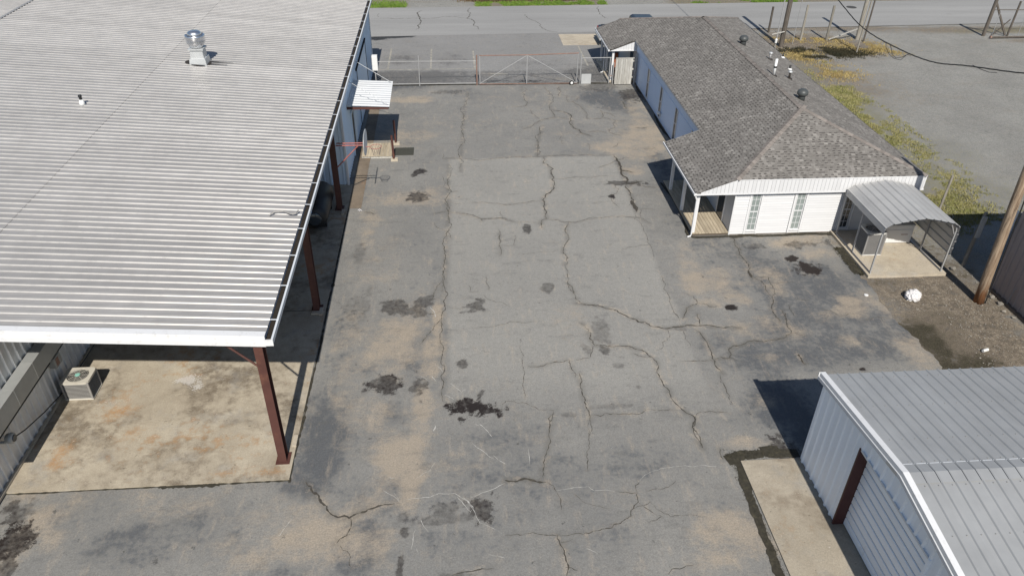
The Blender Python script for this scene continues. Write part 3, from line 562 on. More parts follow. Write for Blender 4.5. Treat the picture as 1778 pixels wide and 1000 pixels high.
M_GRASSD = blade_material('dry_golden_grass', (0.38, 0.29, 0.11), (0.28, 0.205, 0.08), (0.43, 0.36, 0.20))
M_BRUSH = blade_material('dry_brown_brush', (0.16, 0.11, 0.06), (0.10, 0.075, 0.04), (0.24, 0.19, 0.11))
M_BURNT = blade_material('dark_scrub', (0.028, 0.030, 0.018), (0.045, 0.040, 0.022), (0.06, 0.05, 0.03))

# ================================================================== GROUND
g_ = MB().quad((-400, -200, -0.09), (400, -200, -0.09), (400, 600, -0.09), (-400, 600, -0.09)).build('ground', M_EARTH)
struct(g_)

# paved yard: a fine sheet whose masks hold the stains, dust, the newer patch and some painted shed shade
ny, nx = 470, 400
yy = np.linspace(6.0, 46.3, ny)[:, None] * np.ones((1, nx))
xr = np.where(yy < 26.8, 15.70 + (fbm(yy * 0 + 3, yy, 0.9, 5) - 0.5) * 0.5 + (fbm(yy * 0, yy, 5.0, 8) - 0.5) * 0.25, 19.3)
xr = np.where((yy > 23.4) & (yy < 26.8), xr - 0.10, xr)
tt = np.linspace(0, 1, nx)[None, :] * np.ones((ny, 1))
xx = -16.0 + (xr + 16.0) * tt
e1 = (fbm(xx, yy, 0.5, 2) - 0.5) * 0.35
px0, px1 = -0.26 - (35.3 - yy) * 0.018 + e1, 8.07 - (35.3 - yy) * 0.012 + e1
pm = np.clip((xx - px0) / 0.2, 0, 1) * np.clip((px1 - xx) / 0.2, 0, 1) * np.clip((yy - 16.6 - 3 * e1) / 1.8, 0, 1) * np.clip((35.25 - yy) / 0.15, 0, 1)
pm = pm * (0.30 + 0.85 * fbm(xx, yy, 0.3, 9))
a_tan = blobs(xx, yy, BLOBS['tan'], 0.8, 1.6, 0.8, 3) + (fbm(xx, yy, 0.22, 4) - 0.5) * 0.5 - 0.06
a_dark = blobs(xx, yy, BLOBS['dark'], 0.8, 1.7, 0.6, 6) + (fbm(xx, yy, 0.3, 14) - 0.5) * 0.7  # weathered dark areas, plus darkening painted inside the shed's cast shadow
a_halo = crack_halo(xx, yy, CRACKS)
a_tan -= pm * 0.22
a_dark -= pm * 0.3
a_oil, a_oils = stains(xx, yy, BLOBS['oil'], 0.75, 1.4, 2.4, 21)
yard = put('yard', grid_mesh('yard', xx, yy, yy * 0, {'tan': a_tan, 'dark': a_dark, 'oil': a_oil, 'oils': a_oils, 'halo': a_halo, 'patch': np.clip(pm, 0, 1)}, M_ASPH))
struct(yard)

# parking strip between the fence and the road
yy, xx = np.mgrid[46.3:58.2:60j, -40:19.6:240j]
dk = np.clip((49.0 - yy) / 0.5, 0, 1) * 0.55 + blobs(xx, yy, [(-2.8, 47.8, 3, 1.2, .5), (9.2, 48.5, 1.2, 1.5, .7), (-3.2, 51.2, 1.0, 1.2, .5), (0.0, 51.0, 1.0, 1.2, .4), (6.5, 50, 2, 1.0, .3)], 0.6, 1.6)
ol = blobs(xx, yy, [(-4.4, 56.6, 1.5, .42, 1.2), (-5.2, 56.3, .7, .5, 1), (-3.4, 56.75, 1.0, .22, 1), (2.6, 46.7, 1.2, .16, .7), (5.0, 46.6, 1.5, .2, .6)], 0.6, 1.4, 2.2, 3)
tn = blobs(xx, yy, [(2.8, 48, 1.0, .3, .7), (7.0, 47, 1.0, .4, .5), (5.6, 47.4, 1.6, .5, .4)], 0.6, 1.5)
struct(put('parking_strip', grid_mesh('parking_strip', xx, yy, yy * 0, {'tan': tn, 'dark': dk, 'oil': ol, 'oils': ol * 0 + 1, 'halo': ol * 0, 'patch': yy * 0}, M_PARK)))
rd = MB()
for i in range(-12, 12):
    x0, x1 = i * 12.0, i * 12.0 + 12.0
    rd.quad((x0, 56.9 + .045 * x0, 0.006), (x1, 56.9 + .045 * x1, 0.006), (x1, 65.0 + .032 * x1, 0.006), (x0, 65.0 + .032 * x0, 0.006))
road = struct(rd.build('road', M_ROAD))
mh = MB().lathe([(0.42, 0.0), (0.42, 0.012), (0.36, 0.016)], (33.9, 64.1, 0.005), 20).build('manhole_cover', M_ACCORE)
tag(mh, 'round dark manhole cover set in the street', 'manhole')
for nm, (x0, x1, y0, y1) in {'a': (-4.19, -4.07, 49.2, 53.7), 'b': (-1.41, -1.29, 49.2, 53.6), 'c': (1.47, 1.59, 49.2, 53.2), 'd': (-5.0, 1.6, 49.08, 49.19), 'e': (8.98, 9.09, 49.5, 53.9), 'f': (2.5, 3.6, 47.9, 48.1)}.items():
    put('stall_line', MB().quad((x0, y0, 0.006), (x1, y0, 0.006), (x1, y1, 0.006), (x0, y1, 0.006)).mesh('stall_line', M_YPAINT), None)['kind'] = 'structure'
struct(MB().box(8.0, 10.9, 54.1, 56.85, -0.05, 0.010).build('concrete_pad', M_CONC2))

# gravel lot, dirt side yard
ny, nx = 260, 240
yy, xx = np.mgrid[4:59.5:ny * 1j, 15.2:66:nx * 1j]
br = blobs(xx, yy, [(17.9, 19, 3, 9, 1.0), (17.5, 22, 2.2, 4, .9), (20.3, 29, 2, 5, .5), (23.5, 50, 2.5, 5, .6), (25.5, 54.5, 4.5, 2.0, 1.0), (28, 53, 3.5, 2.0, .8), (24.5, 46, 2.5, 3, .55), (41, 57.2, 7, .9, .7), (30, 57.8, 7, .5, .7), (44, 54.2, 4, .5, .6), (27, 44, 2, 3, .3), (17.2, 16, 1.5, 3, .6)], 0.6, 1.6, 0.5, 2)
gr = blobs(xx, yy, [(23.0, 33, 1.3, 6, .7), (23.4, 40, 1.2, 5, .7), (20.8, 31, 1.6, 5, .8), (22.6, 34, 1.8, 5, .75), (23.3, 39.5, 1.6, 5, .75), (22.5, 43, 1.5, 3, .6), (24.5, 30.5, 2.5, 2.5, .45), (25.5, 35, 2, 3, .4), (24.5, 48.5, 1.5, 2, .5), (43, 57, 5, .8, .7)], 0.7, 1.6, 0.6, 5)
ms = blobs(xx, yy, [(16.1, 19.4, .7, 1.4, 1.0), (16.6, 18.2, 1.2, .7, .9), (17.2, 20.6, .9, .6, .5), (16.4, 23.2, .8, .3, .6), (19.6, 24.0, .8, 2.5, .5), (17.0, 20, .6, 1.4, .5), (26.0, 52.0, 2.8, 1.0, .9), (28.5, 52.0, 1.5, .6, .7), (24.0, 51.5, 1, 1.2, .7), (21.5, 30.2, .8, 2, .35)], 0.6, 1.5, 0.9, 7)
zz = (fbm(xx, yy, 0.8, 3) - 0.5) * 0.05 - 0.035
zz = np.where(xx < 15.9, np.minimum(zz, -0.03), zz)
lot = struct(put('gravel_lot', grid_mesh('gravel_lot', xx, yy, zz, {'brown': br, 'grass': gr, 'moss': ms}, M_LOT)))
# far verge with two gravel drives
yy, xx = np.mgrid[0:30:40j, -60:70:320j]
yw = 64.95 + .032 * xx + yy
dr = np.maximum(np.clip(1.6 - np.abs(xx + 0.6) / 2.4, 0, 1), np.clip(1.6 - np.abs(xx - 15.9) / 2.2, 0, 1))
struct(put('verge', grid_mesh('verge', xx, yw, yy * 0 - 0.01, {'brown': np.clip(0.7 - dr, 0, 1), 'grass': np.clip(0.55 - dr, 0, 1), 'moss': yy * 0}, M_LOT)))

# cracks, scrapes and soil-filled joints in the yard
def ribbon(pts, w, z, seed, jit=1.0, taper=True):
    rg = random.Random(seed)
    P = [Vector((a, b, 0)) for a, b in pts]
    for _ in range(5):
        Q = [P[0]]
        for a, b in zip(P, P[1:]):
            d = b - a
            if d.length > 0.10:
                n = Vector((-d.y, d.x, 0)).normalized()
                Q.append((a + b) / 2 + n * rg.gauss(0, 0.085) * d.length * jit)
            Q.append(b)
        P = Q
    m = MB()
    L = []; N = len(P)
    wn_ = [max(0.22, rg.gauss(0.85, 0.38)) for _ in P]
    if w > .1:
        wn_ = [max(.4, sum(rg.gauss(.9, .7) if False else wn_[max(0, min(N - 1, j + q))] for q in range(-4, 5)) / 9 * 1.05 + rg.gauss(0, .07)) for j in range(N)]
    for i, p in enumerate(P):
        d = (P[min(i + 1, N - 1)] - P[max(i - 1, 0)])
        d = d.normalized() if d.length else Vector((1, 0, 0))
        n = Vector((-d.y, d.x, 0))
        k = w * 0.5 * wn_[i]
        if taper:
            k *= min(1, 0.25 + 6 * min(i, N - 1 - i) / N)
        L.append((p + n * k, p - n * k))
    for (a, b), (c, d) in zip(L, L[1:]):
        m.quad((a.x, a.y, z), (b.x, b.y, z), (d.x, d.y, z), (c.x, c.y, z))
    return m
for i, (cw, pts) in enumerate(CRACKS):
    on_road = pts[0][1] > 46.3
    cw = cw * (1.25 if cw > .035 else 0.85)
    ribbon(pts, cw, 0.010 if on_road else 0.004 + 0.00015 * (i % 20), i).build('crack', M_CRACK, road if on_road else yard)
for i, (cw, pts) in enumerate(SCRATCHES):
    ribbon(pts, cw * 0.8, 0.008 + 0.0001 * i, 500 + i, 0.5).build('scrape', M_SCRATCH, yard)
for i, (pts, cw) in enumerate([([(7.40, 14.52), (7.94, 14.72), (8.78, 14.72), (9.55, 14.68)], .42), ([(8.5, 14.85), (9.05, 14.9)], .4), ([(7.70, 14.6), (7.68, 13.96), (7.62, 13.16), (7.6, 12.49), (7.56, 11.86), (7.56, 11.26), (7.56, 9.0)], .26), ([(15.75, 25.6), (15.63, 24.62), (15.55, 23.74)], .45),
                               ([(-4.745, 14.5), (-4.74, 18), (-4.735, 23), (-4.73, 28), (-4.73, 30.2)], .07), ([(-12.2, 14.575), (-8, 14.575), (-4.72, 14.575)], .05), ([(-8.2, 14.54), (-7.3, 14.53), (-6.6, 14.55)], .10), ([(-4.1, 46.1), (-1, 46.12), (1.4, 46.1), (4.6, 46.12), (7.8, 46.1), (10, 46.0)], .22), ([(11.40, 32.2), (11.40, 38), (11.42, 45.4)], .16), ([(11.4, 26.86), (13.5, 26.84), (16, 26.85)], .2),
                               ([(9.8, 26.9), (11.4, 26.9)], .15), ([(9.7, 27), (9.72, 32)], .12)]):
    ribbon(pts, cw, 0.012 + 0.001 * i, 900 + i, 0.06 if pts[0][0] < 0 else 0.45, False).build('soil_joint', M_SOIL, yard)

# concrete slabs
def slab(name, x0, x1, y0, y1, z, mat, oil=(), white=(), cell=0.3):
    nx = max(3, int((x1 - x0) / cell)); ny = max(3, int((y1 - y0) / cell))
    yy, xx = np.mgrid[y0:y1:ny * 1j, x0:x1:nx * 1j]
    o = put(name, grid_mesh(name, xx, yy, yy * 0 + z, {'oil': blobs(xx, yy, oil, .5, 1.5) if oil else yy * 0, 'white': blobs(xx, yy, white, .6, 1.4) if white else yy * 0}, mat))
    MB().box(x0 + .002, x1 - .002, y0 + .002, y1 - .002, -0.10, z - 0.006).build('slab_edge', mat, o)
    return struct(o)
cs = slab('canopy_slab', -12.3, -4.76, 14.60, 32.5, 0.05, M_CONC, [(-6.5, 14.95, .5, .18, .55), (-11.3, 15.8, .25, .5, .7), (-11.0, 15.5, .2, .2, .6), (-10.2, 17.6, .5, .4, .55), (-9.6, 16.6, .5, .3, .4), (-5.4, 15.0, .6, .15, .5)], [(-8.6, 18.9, .5, .25, .9), (-8.3, 18.6, .3, .35, .8), (-10.4, 17.9, .5, .15, .5), (-6.4, 15.7, .1, .1, .4)])
MB().box(-12.25, -4.8, 22.45, 22.48, 0.05, 0.0525).build('expansion_joint', M_CRACK, cs)
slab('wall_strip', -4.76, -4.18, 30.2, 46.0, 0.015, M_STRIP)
slab('shed_apron', 7.78, 9.74, 3.0, 14.46, 0.05, M_APRON, [(7.95, 13.2, .12, .6, .35), (7.9, 14.0, .1, .4, .3)])

# ================================================================== SHEET-METAL PROFILES
def rib_profile(n, pitch, hgt, base, top, minor=0.004):
    """(u, h) outline of n ribs"""
    P = []
    for i in range(n):
        c = (i + 0.5) * pitch
        u0 = i * pitch
        a = pitch / 2 - base / 2
        P += [(u0, 0)]
        if minor:
            P += [(u0 + a * .30, 0), (u0 + a * .38, minor), (u0 + a * .62, minor), (u0 + a * .70, 0)]
        P += [(c - base / 2, 0), (c - top / 2, hgt), (c + top / 2, hgt), (c + base / 2, 0)]
        if minor:
            v = c + base / 2
            P += [(v + a * .30, 0), (v + a * .38, minor), (v + a * .62, minor), (v + a * .70, 0)]
    P.append((n * pitch, 0))
    return P
PITCH = 0.3048; PW = PITCH * 3
def sheet_x(L0, L1, mat, prof):          # ribs run along x, width along y, up = z
    m = MB()
    for (u, h), (u2, h2) in zip(prof, prof[1:]):
        m.quad((L0, u, h), (L1, u, h), (L1, u2, h2), (L0, u2, h2))
    return m.mesh('roof_panel', mat)
def sheet_wall(h, mat, prof, top=None):     # width along x, outward = -y, up = z; top(u) gives a cut top edge
    m = MB()
    for (u, d), (u2, d2) in zip(prof, prof[1:]):
        m.quad((u, -d, 0), (u2, -d2, 0), (u2, -d2, h if not top else top(u2)), (u, -d, h if not top else top(u)))
    return m.mesh('wall_panel', mat)
PR = rib_profile(3, PITCH, 0.031, 0.086, 0.028, 0.004)
PRW = rib_profile(3, PITCH, 0.040, 0.095, 0.050, 0.0)

# ================================================================== WAREHOUSE
WH = thing('warehouse', (-4.68, 15.4, 0), 'long warehouse with ribbed silver metal roof and open canopy on maroon posts', 'warehouse')
WH.rotation_euler = (0, 0, R(0.28))
S = 0.0772
EX, RX = -4.80, -21.7
def zr(x):
    return 4.50 + (EX - x) * S if x >= RX else 4.50 + (EX - RX) * S - (RX - x) * S
Y0, Y1 = 15.12, 15.12 + 37 * PW
rf = MB()
for z0, z1 in ((-0.05, -0.10),):
    for xa, xb in ((RX, EX), (-36.0, RX)):
        rf.prism([(xa, Y0 + .02, zr(xa) - .05), (xb, Y0 + .02, zr(xb) - .05), (xb, Y0 + .02, zr(xb) - .10), (xa, Y0 + .02, zr(xa) - .10)], (0, Y1 - Y0 - .04, 0))
roof = rf.build('roof', M_UNDER, WH)
th = math.atan(S); cs_ = math.cos(th)
mA = sheet_x(0, 8.18 / cs_, M_ROOFM, PR)
mB_ = sheet_x(0, (12.80 - 12.80 + (-12.80 - RX)) / cs_, M_ROOFM, PR)
mC = sheet_x(-14.2 / cs_, 0, M_ROOFM, PR)
for i in range(37):
    y = Y0 + i * PW
    j = random.uniform(-.002, .002)
    put('roof_panel', mA, roof, (-12.96, y, zr(-12.96) + j), (0, th, 0))
    put('roof_panel', mB_, roof, (RX, y, zr(RX) + .010 + j), (0, th, 0))
    put('roof_panel', mC, roof, (RX, y, zr(RX) + .010 + j), (0, -th, 0))
rc = MB()
for i in range(12):
    y = Y0 + i * (Y1 - Y0) / 12; y2 = y + (Y1 - Y0) / 12 - .01
    MB().add([(RX - .08, y, zr(RX - .08) + .044), (RX, y, zr(RX) + .052), (RX + .08, y, zr(RX + .08) + .044), (RX - .08, y2, zr(RX - .08) + .044), (RX, y2, zr(RX) + .052), (RX + .08, y2, zr(RX + .08) + .044)], [(0, 1, 4, 3), (1, 2, 5, 4)]).build('ridge_cap', M_ROOFM, roof)
def rake(y, s, nm):
    m = MB()
    for xa, xb in ((RX, EX + .03), (-36, RX)):
        pa = lambda dz, dy: (xa, y + dy * s, zr(xa) + dz)
        pb = lambda dz, dy: (xb, y + dy * s, zr(xb) + dz)
        m.quad(pa(.052, .20), pb(.052, .20), pb(.052, 0), pa(.052, 0))
        m.quad(pa(.052, 0), pb(.052, 0), pb(-.10, -.012), pa(-.10, -.012))
        m.quad(pa(-.10, -.012), pb(-.10, -.012), pb(-.115, -.03), pa(-.115, -.03))
        m.quad(pa(-.115, -.03), pb(-.115, -.03), pb(-.25, -.03), pa(-.25, -.03))
        m.quad(pa(-.25, -.03), pb(-.25, -.03), pb(-.25, .05), pa(-.25, .05))
    return m.build(nm, M_TRIM, WH)
rake(Y0 - .02, 1, 'rake_trim'); rake(Y1 + .02, -1, 'rake_trim')
gx0, gx1, gz = -4.785, -4.60, 4.32
g = MB()
g.box(gx0 - .012, gx0, Y0 - .06, Y1, gz, gz + .12)
g.box(gx0, gx1, Y0 - .06, Y1, gz - .012, gz)
g.box(gx1, gx1 + .014, Y0 - .06, Y1, gz - .012, gz + .15)
g.box(gx1 - .02, gx1 + .03, Y0 - .06, Y1, gz + .15, gz + .164)
gut = g.build('gutter', M_GUTTER, WH)
MB().box(gx0 - .012, gx1 + .03, Y0 - .09, Y0 - .062, gz - .02, gz + .165).build('gutter_end_cap', M_TRIM, gut)
MB().box(gx0 + .002, gx1 - .002, Y0, Y1 - .02, gz + .001, gz + .06).build('gutter_shade', M_GUTSHADE, gut)  # dark strip added to stand in for shade inside the gutter
sm = MB().box(-.10, .20, -.02, .02, 0, .006).mesh('gutter_strap', M_GUTTER)
for i in range(22):
    put('gutter_strap', sm, gut, (gx0 + .02, Y0 + .75 + i * 1.55, gz + .172), (0, .05, 0))
# canopy frame
for y in (15.36, 22.55, 30.15):
    m = MB()
    x, w_, d_ = -5.03, .22, .28
    for yy_ in (-d_ / 2, d_ / 2 - .016):
        m.box(x - w_ / 2, x + w_ / 2, y + yy_, y + yy_ + .016, 0.075, 4.24)
    m.box(x - .008, x + .008, y - d_ / 2 + .016, y + d_ / 2 - .016, 0.075, 4.24)
    col = m.build('column', M_MAROON, WH)
    MB().box(x - .19, x + .19, y - .22, y + .22, 0.048, 0.074).build('base_plate', M_MAROON, col)
    MB().prism([(-12.1, y - .09, zr(-12.1) - .11), (-4.92, y - .09, zr(-4.92) - .11), (-4.92, y - .09, zr(-4.92) - .27), (-12.1, y - .09, zr(-12.1) - .27)], (0, .18, 0)).build('rafter', M_MAROON, WH)
    MB().tube([(x - .12, y, 3.40), (x - .95, y, 4.28)], .03).build('knee_brace', M_MAROON, WH)
MB().box(-5.05, -4.90, Y0 + .3, 32.4, 4.26, 4.40).build('eave_strut', M_MAROON, WH)
for bx, by in ((-4.80, 15.95), (-4.86, 22.3), (-4.84, 29.7)):
    MB().box(bx - .07, bx + .05, by - .16, by + .26, 0.045, 0.11).build('curb_block', M_CONC2, WH)
MB().box(-5.2, -4.79, 22.2, 22.36, 0.051, 0.10).build('curb_block', M_CONC2, WH)
# walls
pm_side = sheet_wall(4.28, M_WALLBLUE, PRW)
for i in range(18):
    put('wall_panel', pm_side, WH, (-4.90, 32.5 + i * PW, 0.05), (0, 0, R(90)))
pm_end = sheet_wall(4.1, M_WALLBLUE, PRW)
for i in range(8):
    put('wall_panel', pm_end, WH, (-12.2 + i * PW, 32.5, 0.05))
pm_left = sheet_wall(4.75, M_WALLGREY, PRW)
for i in range(22):
    put('wall_panel', pm_left, WH, (-12.25, 12.4 + i * PW, 0.05), (0, 0, R(90)))
MB().box(-36, -12.27, 12.4, 48.9, 0, 4.6).build('wall_core', M_UNDER, WH)
MB().box(-12.2, -4.93, 32.53, 48.9, 0, 4.1).build('wall_core', M_UNDER, WH)
MB().box(-12.218, -12.14, 12.4, 32.4, 0.05, 0.12).build('base_trim', M_CONC2, WH)
MB().box(-4.905, -4.82, 32.42, 32.62, 0.02, 4.1).build('corner_trim', M_GUTTER, WH)
MB().box(-4.905, -4.82, 48.85, 49.0, 0.02, 4.1).build('corner_trim', M_GUTTER, WH)
# side doors
dr = MB().box(-4.90, -4.845, 35.7, 36.65, 0.12, 2.2).build('door', M_BLACK, WH)
MB().box(-4.90, -4.80, 35.60, 35.70, 0.1, 2.3).box(-4.90, -4.80, 36.65, 36.75, 0.1, 2.3).box(-4.90, -4.80, 35.70, 36.65, 2.2, 2.3).build('door_frame', M_WALLBLUE, dr)
MB().lathe([(.03, 0), (.035, .03), (.01, .05)], (-4.845, 35.8, 1.1), 10, 'X').build('handle', M_ALU, dr)
sd = MB().box(-4.89, -4.825, 39.6, 44.9, 0.1, 3.12).build('sliding_door', M_WALLBLUE, WH)
MB().box(-4.87, -4.79, 39.4, 45.1, 3.122, 3.20).build('door_track', M_DARK, sd)
for y in (39.6, 44.86):
    MB().box(-4.825, -4.80, y, y + .05, 0.1, 3.11).build('door_edge', M_DARK, sd)
# awning over the side door
aw = MB().box(-4.86, -2.92, 34.62, 34.70, 2.86, 2.97).box(-4.86, -2.92, 37.98, 38.06, 2.86, 2.97).box(-2.97, -2.90, 34.70, 37.98, 2.86, 2.96).build('awning_frame', M_MAROON, WH)
aws = sheet_x(0, 1.98, simple('pale_awning_sheet', (.50, .51, .52), .45, .1, var=.06, scale=3, objvar=.04), PR)
for i in range(4):
    put('awning_panel', aws, aw, (-4.85, 34.56 + i * .90, 3.08 + .002 * (i % 2)), (0, .05, 0))
for y in (34.8, 37.9):
    MB().tube([(-4.84, y + .5, 4.05), (-2.95, y, 3.02)], .012, 6).build('tie_rod', M_WIRE, aw)

wb = MB().box(-4.80, -4.42, 45.75, 46.05, 1.05, 1.95).build('utility_box', M_WHITEP, bevel=.02)
tag(wb, 'white metal box mounted on the blue warehouse wall above the fence end', 'utility box')
MB().box(-4.77, -4.45, 45.738, 45.748, 1.10, 1.90).build('cover', M_WHITEP, wb)

# duct and conduit along the left wall
D = thing('wall_duct', (-12.05, 15, 1.78), 'long square grey sheet metal duct running along the ribbed wall', 'duct')
for i in range(10):
    y = 13.9 + i * 1.12
    MB().box(-12.21, -11.88, y, y + 1.112, 1.72, 2.28).build('duct_section', M_DUCT, D)
    MB().box(-12.212, -11.876, y - .010, y + .006, 1.716, 2.284).build('duct_flange', M_DUCT, D)
cd = MB().tube([(-12.16, 13, 1.38), (-12.16, 17.9, 1.38), (-12.16, 24, 1.40)], .035, 8).build('conduit', M_BLACK)
tag(cd, 'thin black conduit running level along the wall under the duct', 'conduit')
jb = MB().box(-12.21, -12.0, 18.35, 18.75, 1.15, 1.50).build('junction_box', M_DUCT, bevel=.015)
tag(jb, 'small grey junction box with rust marks below the wall duct', 'junction box')
MB().box(-12.005, -11.99, 18.42, 18.58, 1.2, 1.45).build('rust_plate', M_RUST, jb)
fl = thing('wall_light', (-12.1, 15.3, 1.2), 'grey hooded wall light low on the ribbed wall at left edge', 'wall light')
MB().lathe([(.07, -.10), (.13, -.06), (.16, .05), (.145, .10), (.10, .12)], (-12.04, 15.45, 1.2), 16, 'X').build('hood', M_DUCT, fl)
MB().tube([(-12.2, 15.3, 1.2), (-12.08, 15.3, 1.2)], .04).build('bracket', M_DUCT, fl)
MB().lathe([(.10, 0), (.09, .02)], (-11.918, 15.45, 1.2), 16, 'X').build('lens', M_DKGLASS, fl)
ca = MB().tube([(-12.12, 15.4, 1.1), (-12.10, 16.2, .78), (-12.09, 17.2, .5), (-12.08, 18.2, .30), (-12.08, 20, .2), (-12.08, 24, .17)], .018, 6).build('cable', M_BLACK)
tag(ca, 'black cable sagging down the ribbed wall from the wall light', 'cable')

# roof fittings
DZF = 0.175
EF = thing('exhaust_fan', (-11.3, 35.0, 5.0), 'shiny spun aluminium exhaust fan on a square curb on the warehouse roof', 'exhaust fan')
m = MB()
for (a, za), (b, zb) in zip([(.38, 4.78), (.34, 5.10), (.29, 5.12), (.27, 5.45)], [(.34, 5.10), (.29, 5.12), (.27, 5.45), (.33, 5.47)]):
    c_ = (-11.3, 35.05)
    A = [(c_[0] + sx * a, c_[1] + sy * a, za + DZF) for sx, sy in ((-1, -1), (1, -1), (1, 1), (-1, 1))]
    B_ = [(c_[0] + sx * b, c_[1] + sy * b, zb + DZF) for sx, sy in ((-1, -1), (1, -1), (1, 1), (-1, 1))]
    m.add(A + B_, [(k, (k + 1) % 4, (k + 1) % 4 + 4, k + 4) for k in range(4)])
m.box(-11.63, -10.97, 34.72, 35.38, 5.472 + DZF, 5.53 + DZF)
m.build('curb', M_SHEETGREY, EF)
MB().lathe([(.22, 5.53), (.28, 5.56), (.38, 5.72), (.41, 5.78), (.415, 5.80), (.41, 5.82), (.41, 5.98), (.42, 6.0), (.43, 6.08), (.40, 6.09), (.38, 6.02)], (-11.3, 35.05, DZF), 40).build('housing', M_ALU, EF, True)
MB().lathe([(.31, 6.0), (.31, 6.14), (.28, 6.21), (.18, 6.26), (.05, 6.275)], (-11.3, 35.05, DZF), 36).build('dome', M_ALU, EF, True)
rb_ = MB()
rg = random.Random(3)
ang = [(math.cos(t) * (.50 + .14 * rg.random()), math.sin(t) * (.38 + .10 * rg.random())) for t in [k * math.pi / 9 for k in range(18)]]
rb_.poly([(-11.36 + a, 35.0 + b, zr(-11.36 + a) + .042) for a, b in ang])
rb_.quad((-11.0, 34.85, zr(-11.0) + .044), (-10.1, 34.88, zr(-10.1) + .044), (-10.1, 34.92, zr(-10.1) + .044), (-11.0, 34.97, zr(-11.0) + .044))
rb_.quad((-11.0, 35.17, zr(-11.0) + .044), (-9.9, 35.21, zr(-9.9) + .044), (-9.9, 35.24, zr(-9.9) + .044), (-11.0, 35.29, zr(-11.0) + .044))
rb_.build('roof_tar', M_TAR, EF)
VP = thing('vent_pipe', (-14.33, 29.7, 5.06), 'small vent pipe with white boot and black cap on warehouse roof', 'vent pipe')
MB().lathe([(.12, 5.06), (.10, 5.16), (.065, 5.28)], (-14.2, 29.3, .17), 16).build('boot', M_WHITEP, VP, True)
MB().lathe([(.055, 5.25), (.055, 5.40), (.075, 5.40), (.06, 5.46)], (-14.2, 29.3, .17), 12).build('cap', M_BLACK, VP)
st = MB().tube([(-5.75, 21.15, 4.63), (-5.62, 21.25, 4.69), (-5.35, 21.32, 4.67), (-5.1, 21.18, 4.645), (-4.95, 21.22, 4.64), (-4.91, 21.4, 4.64)], .024, 6).build('bent_strap', M_ACGRILL)
tag(st, 'bent grey metal strap lying loose on the roof near the gutter', 'metal strap')

# tank under the canopy
T = thing('storage_tank', (-5.85, 29, 0.05), 'black horizontal tank with blue cap in the shade under the canopy', 'tank')
MB().lathe([(.30, 28.0), (.46, 28.08), (.54, 28.25), (.55, 30.4), (.46, 30.6), (.2, 30.7)], (-5.85, 0, .72), 28, 'Y').build('shell', M_BLACK, T, True)
MB().lathe([(.05, 27.93), (.28, 27.96), (.33, 28.0)], (-5.85, 0, .72), 24, 'Y').build('end_cap', M_DKGLASS, T, True)
MB().lathe([(.0, 27.86), (.075, 27.87), (.085, 27.95)], (-5.95, 0, 1.10), 14, 'Y').build('blue_cap', simple('blue_plastic', (0.03, 0.20, 0.42), .4), T)
for y in (28.5, 30.1):
    MB().box(-6.25, -5.45, y, y + .15, 0.05, .32).build('cradle', M_BLACK, T)

# ================================================================== HOUSE
HX0, HX1, HY0, HY1 = 11.25, 19.25, 26.85, 51.0
RIDX, RZ, EZ = 15.2, 4.10, 2.64
AY0, AY1 = 30.8, 45.7
HO = thing('house', (15.2, 38.9, 0), 'long low white-sided house with grey-brown shingle hip roof and corner porches', 'house')
wall = MB().box(11.52, 19.1, 27.06, 50.9, 0, 2.50).build('wall', M_VINYL, HO)
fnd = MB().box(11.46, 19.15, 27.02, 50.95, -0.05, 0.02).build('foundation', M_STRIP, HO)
# front siding in bays
bays = [(11.44, 12.04), (12.62, 13.92), (14.54, 16.02), (16.66, 19.08)]
for a, b in bays:
    me = MB().add([(a, 0, 0), (b, 0, 0), (b, -.030, 0), (a, -.030, 0), (a, -.004, .118), (b, -.004, .118), (b, 0.0, .118), (a, 0.0, .118)],
                  [(0, 1, 2, 3), (3, 2, 5, 4), (4, 5, 6, 7), (0, 3, 4, 7), (1, 6, 5, 2)]).mesh('siding_board', M_VINYL)
    for i in range(17):
        put('siding_board', me, wall, (0, 27.055, 0.03 + i * .115))
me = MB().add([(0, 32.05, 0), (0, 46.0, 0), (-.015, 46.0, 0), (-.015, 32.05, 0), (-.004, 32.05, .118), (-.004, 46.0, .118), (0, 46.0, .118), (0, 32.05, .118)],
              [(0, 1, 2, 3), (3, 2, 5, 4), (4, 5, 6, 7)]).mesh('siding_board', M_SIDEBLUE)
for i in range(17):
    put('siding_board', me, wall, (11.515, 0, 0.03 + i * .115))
me = MB().add([(0, 27.05, 0), (0, 32.0, 0), (-.015, 32.0, 0), (-.015, 27.05, 0), (-.004, 27.05, .118), (-.004, 32.0, .118)],
              [(0, 1, 2, 3), (3, 2, 5, 4)]).mesh('siding_board', M_VINYL)
for i in range(17):
    put('siding_board', me, wall, (11.44, 0, 0.03 + i * .115))
MB().box(11.445, 11.515, 27.05, 32.0, 0.0, 2.5).build('porch_wall_core', M_VINYL, HO)
MB().box(11.40, 11.455, 26.99, 27.06, 0.02, 2.0).build('corner_trim', M_VINYL, HO)
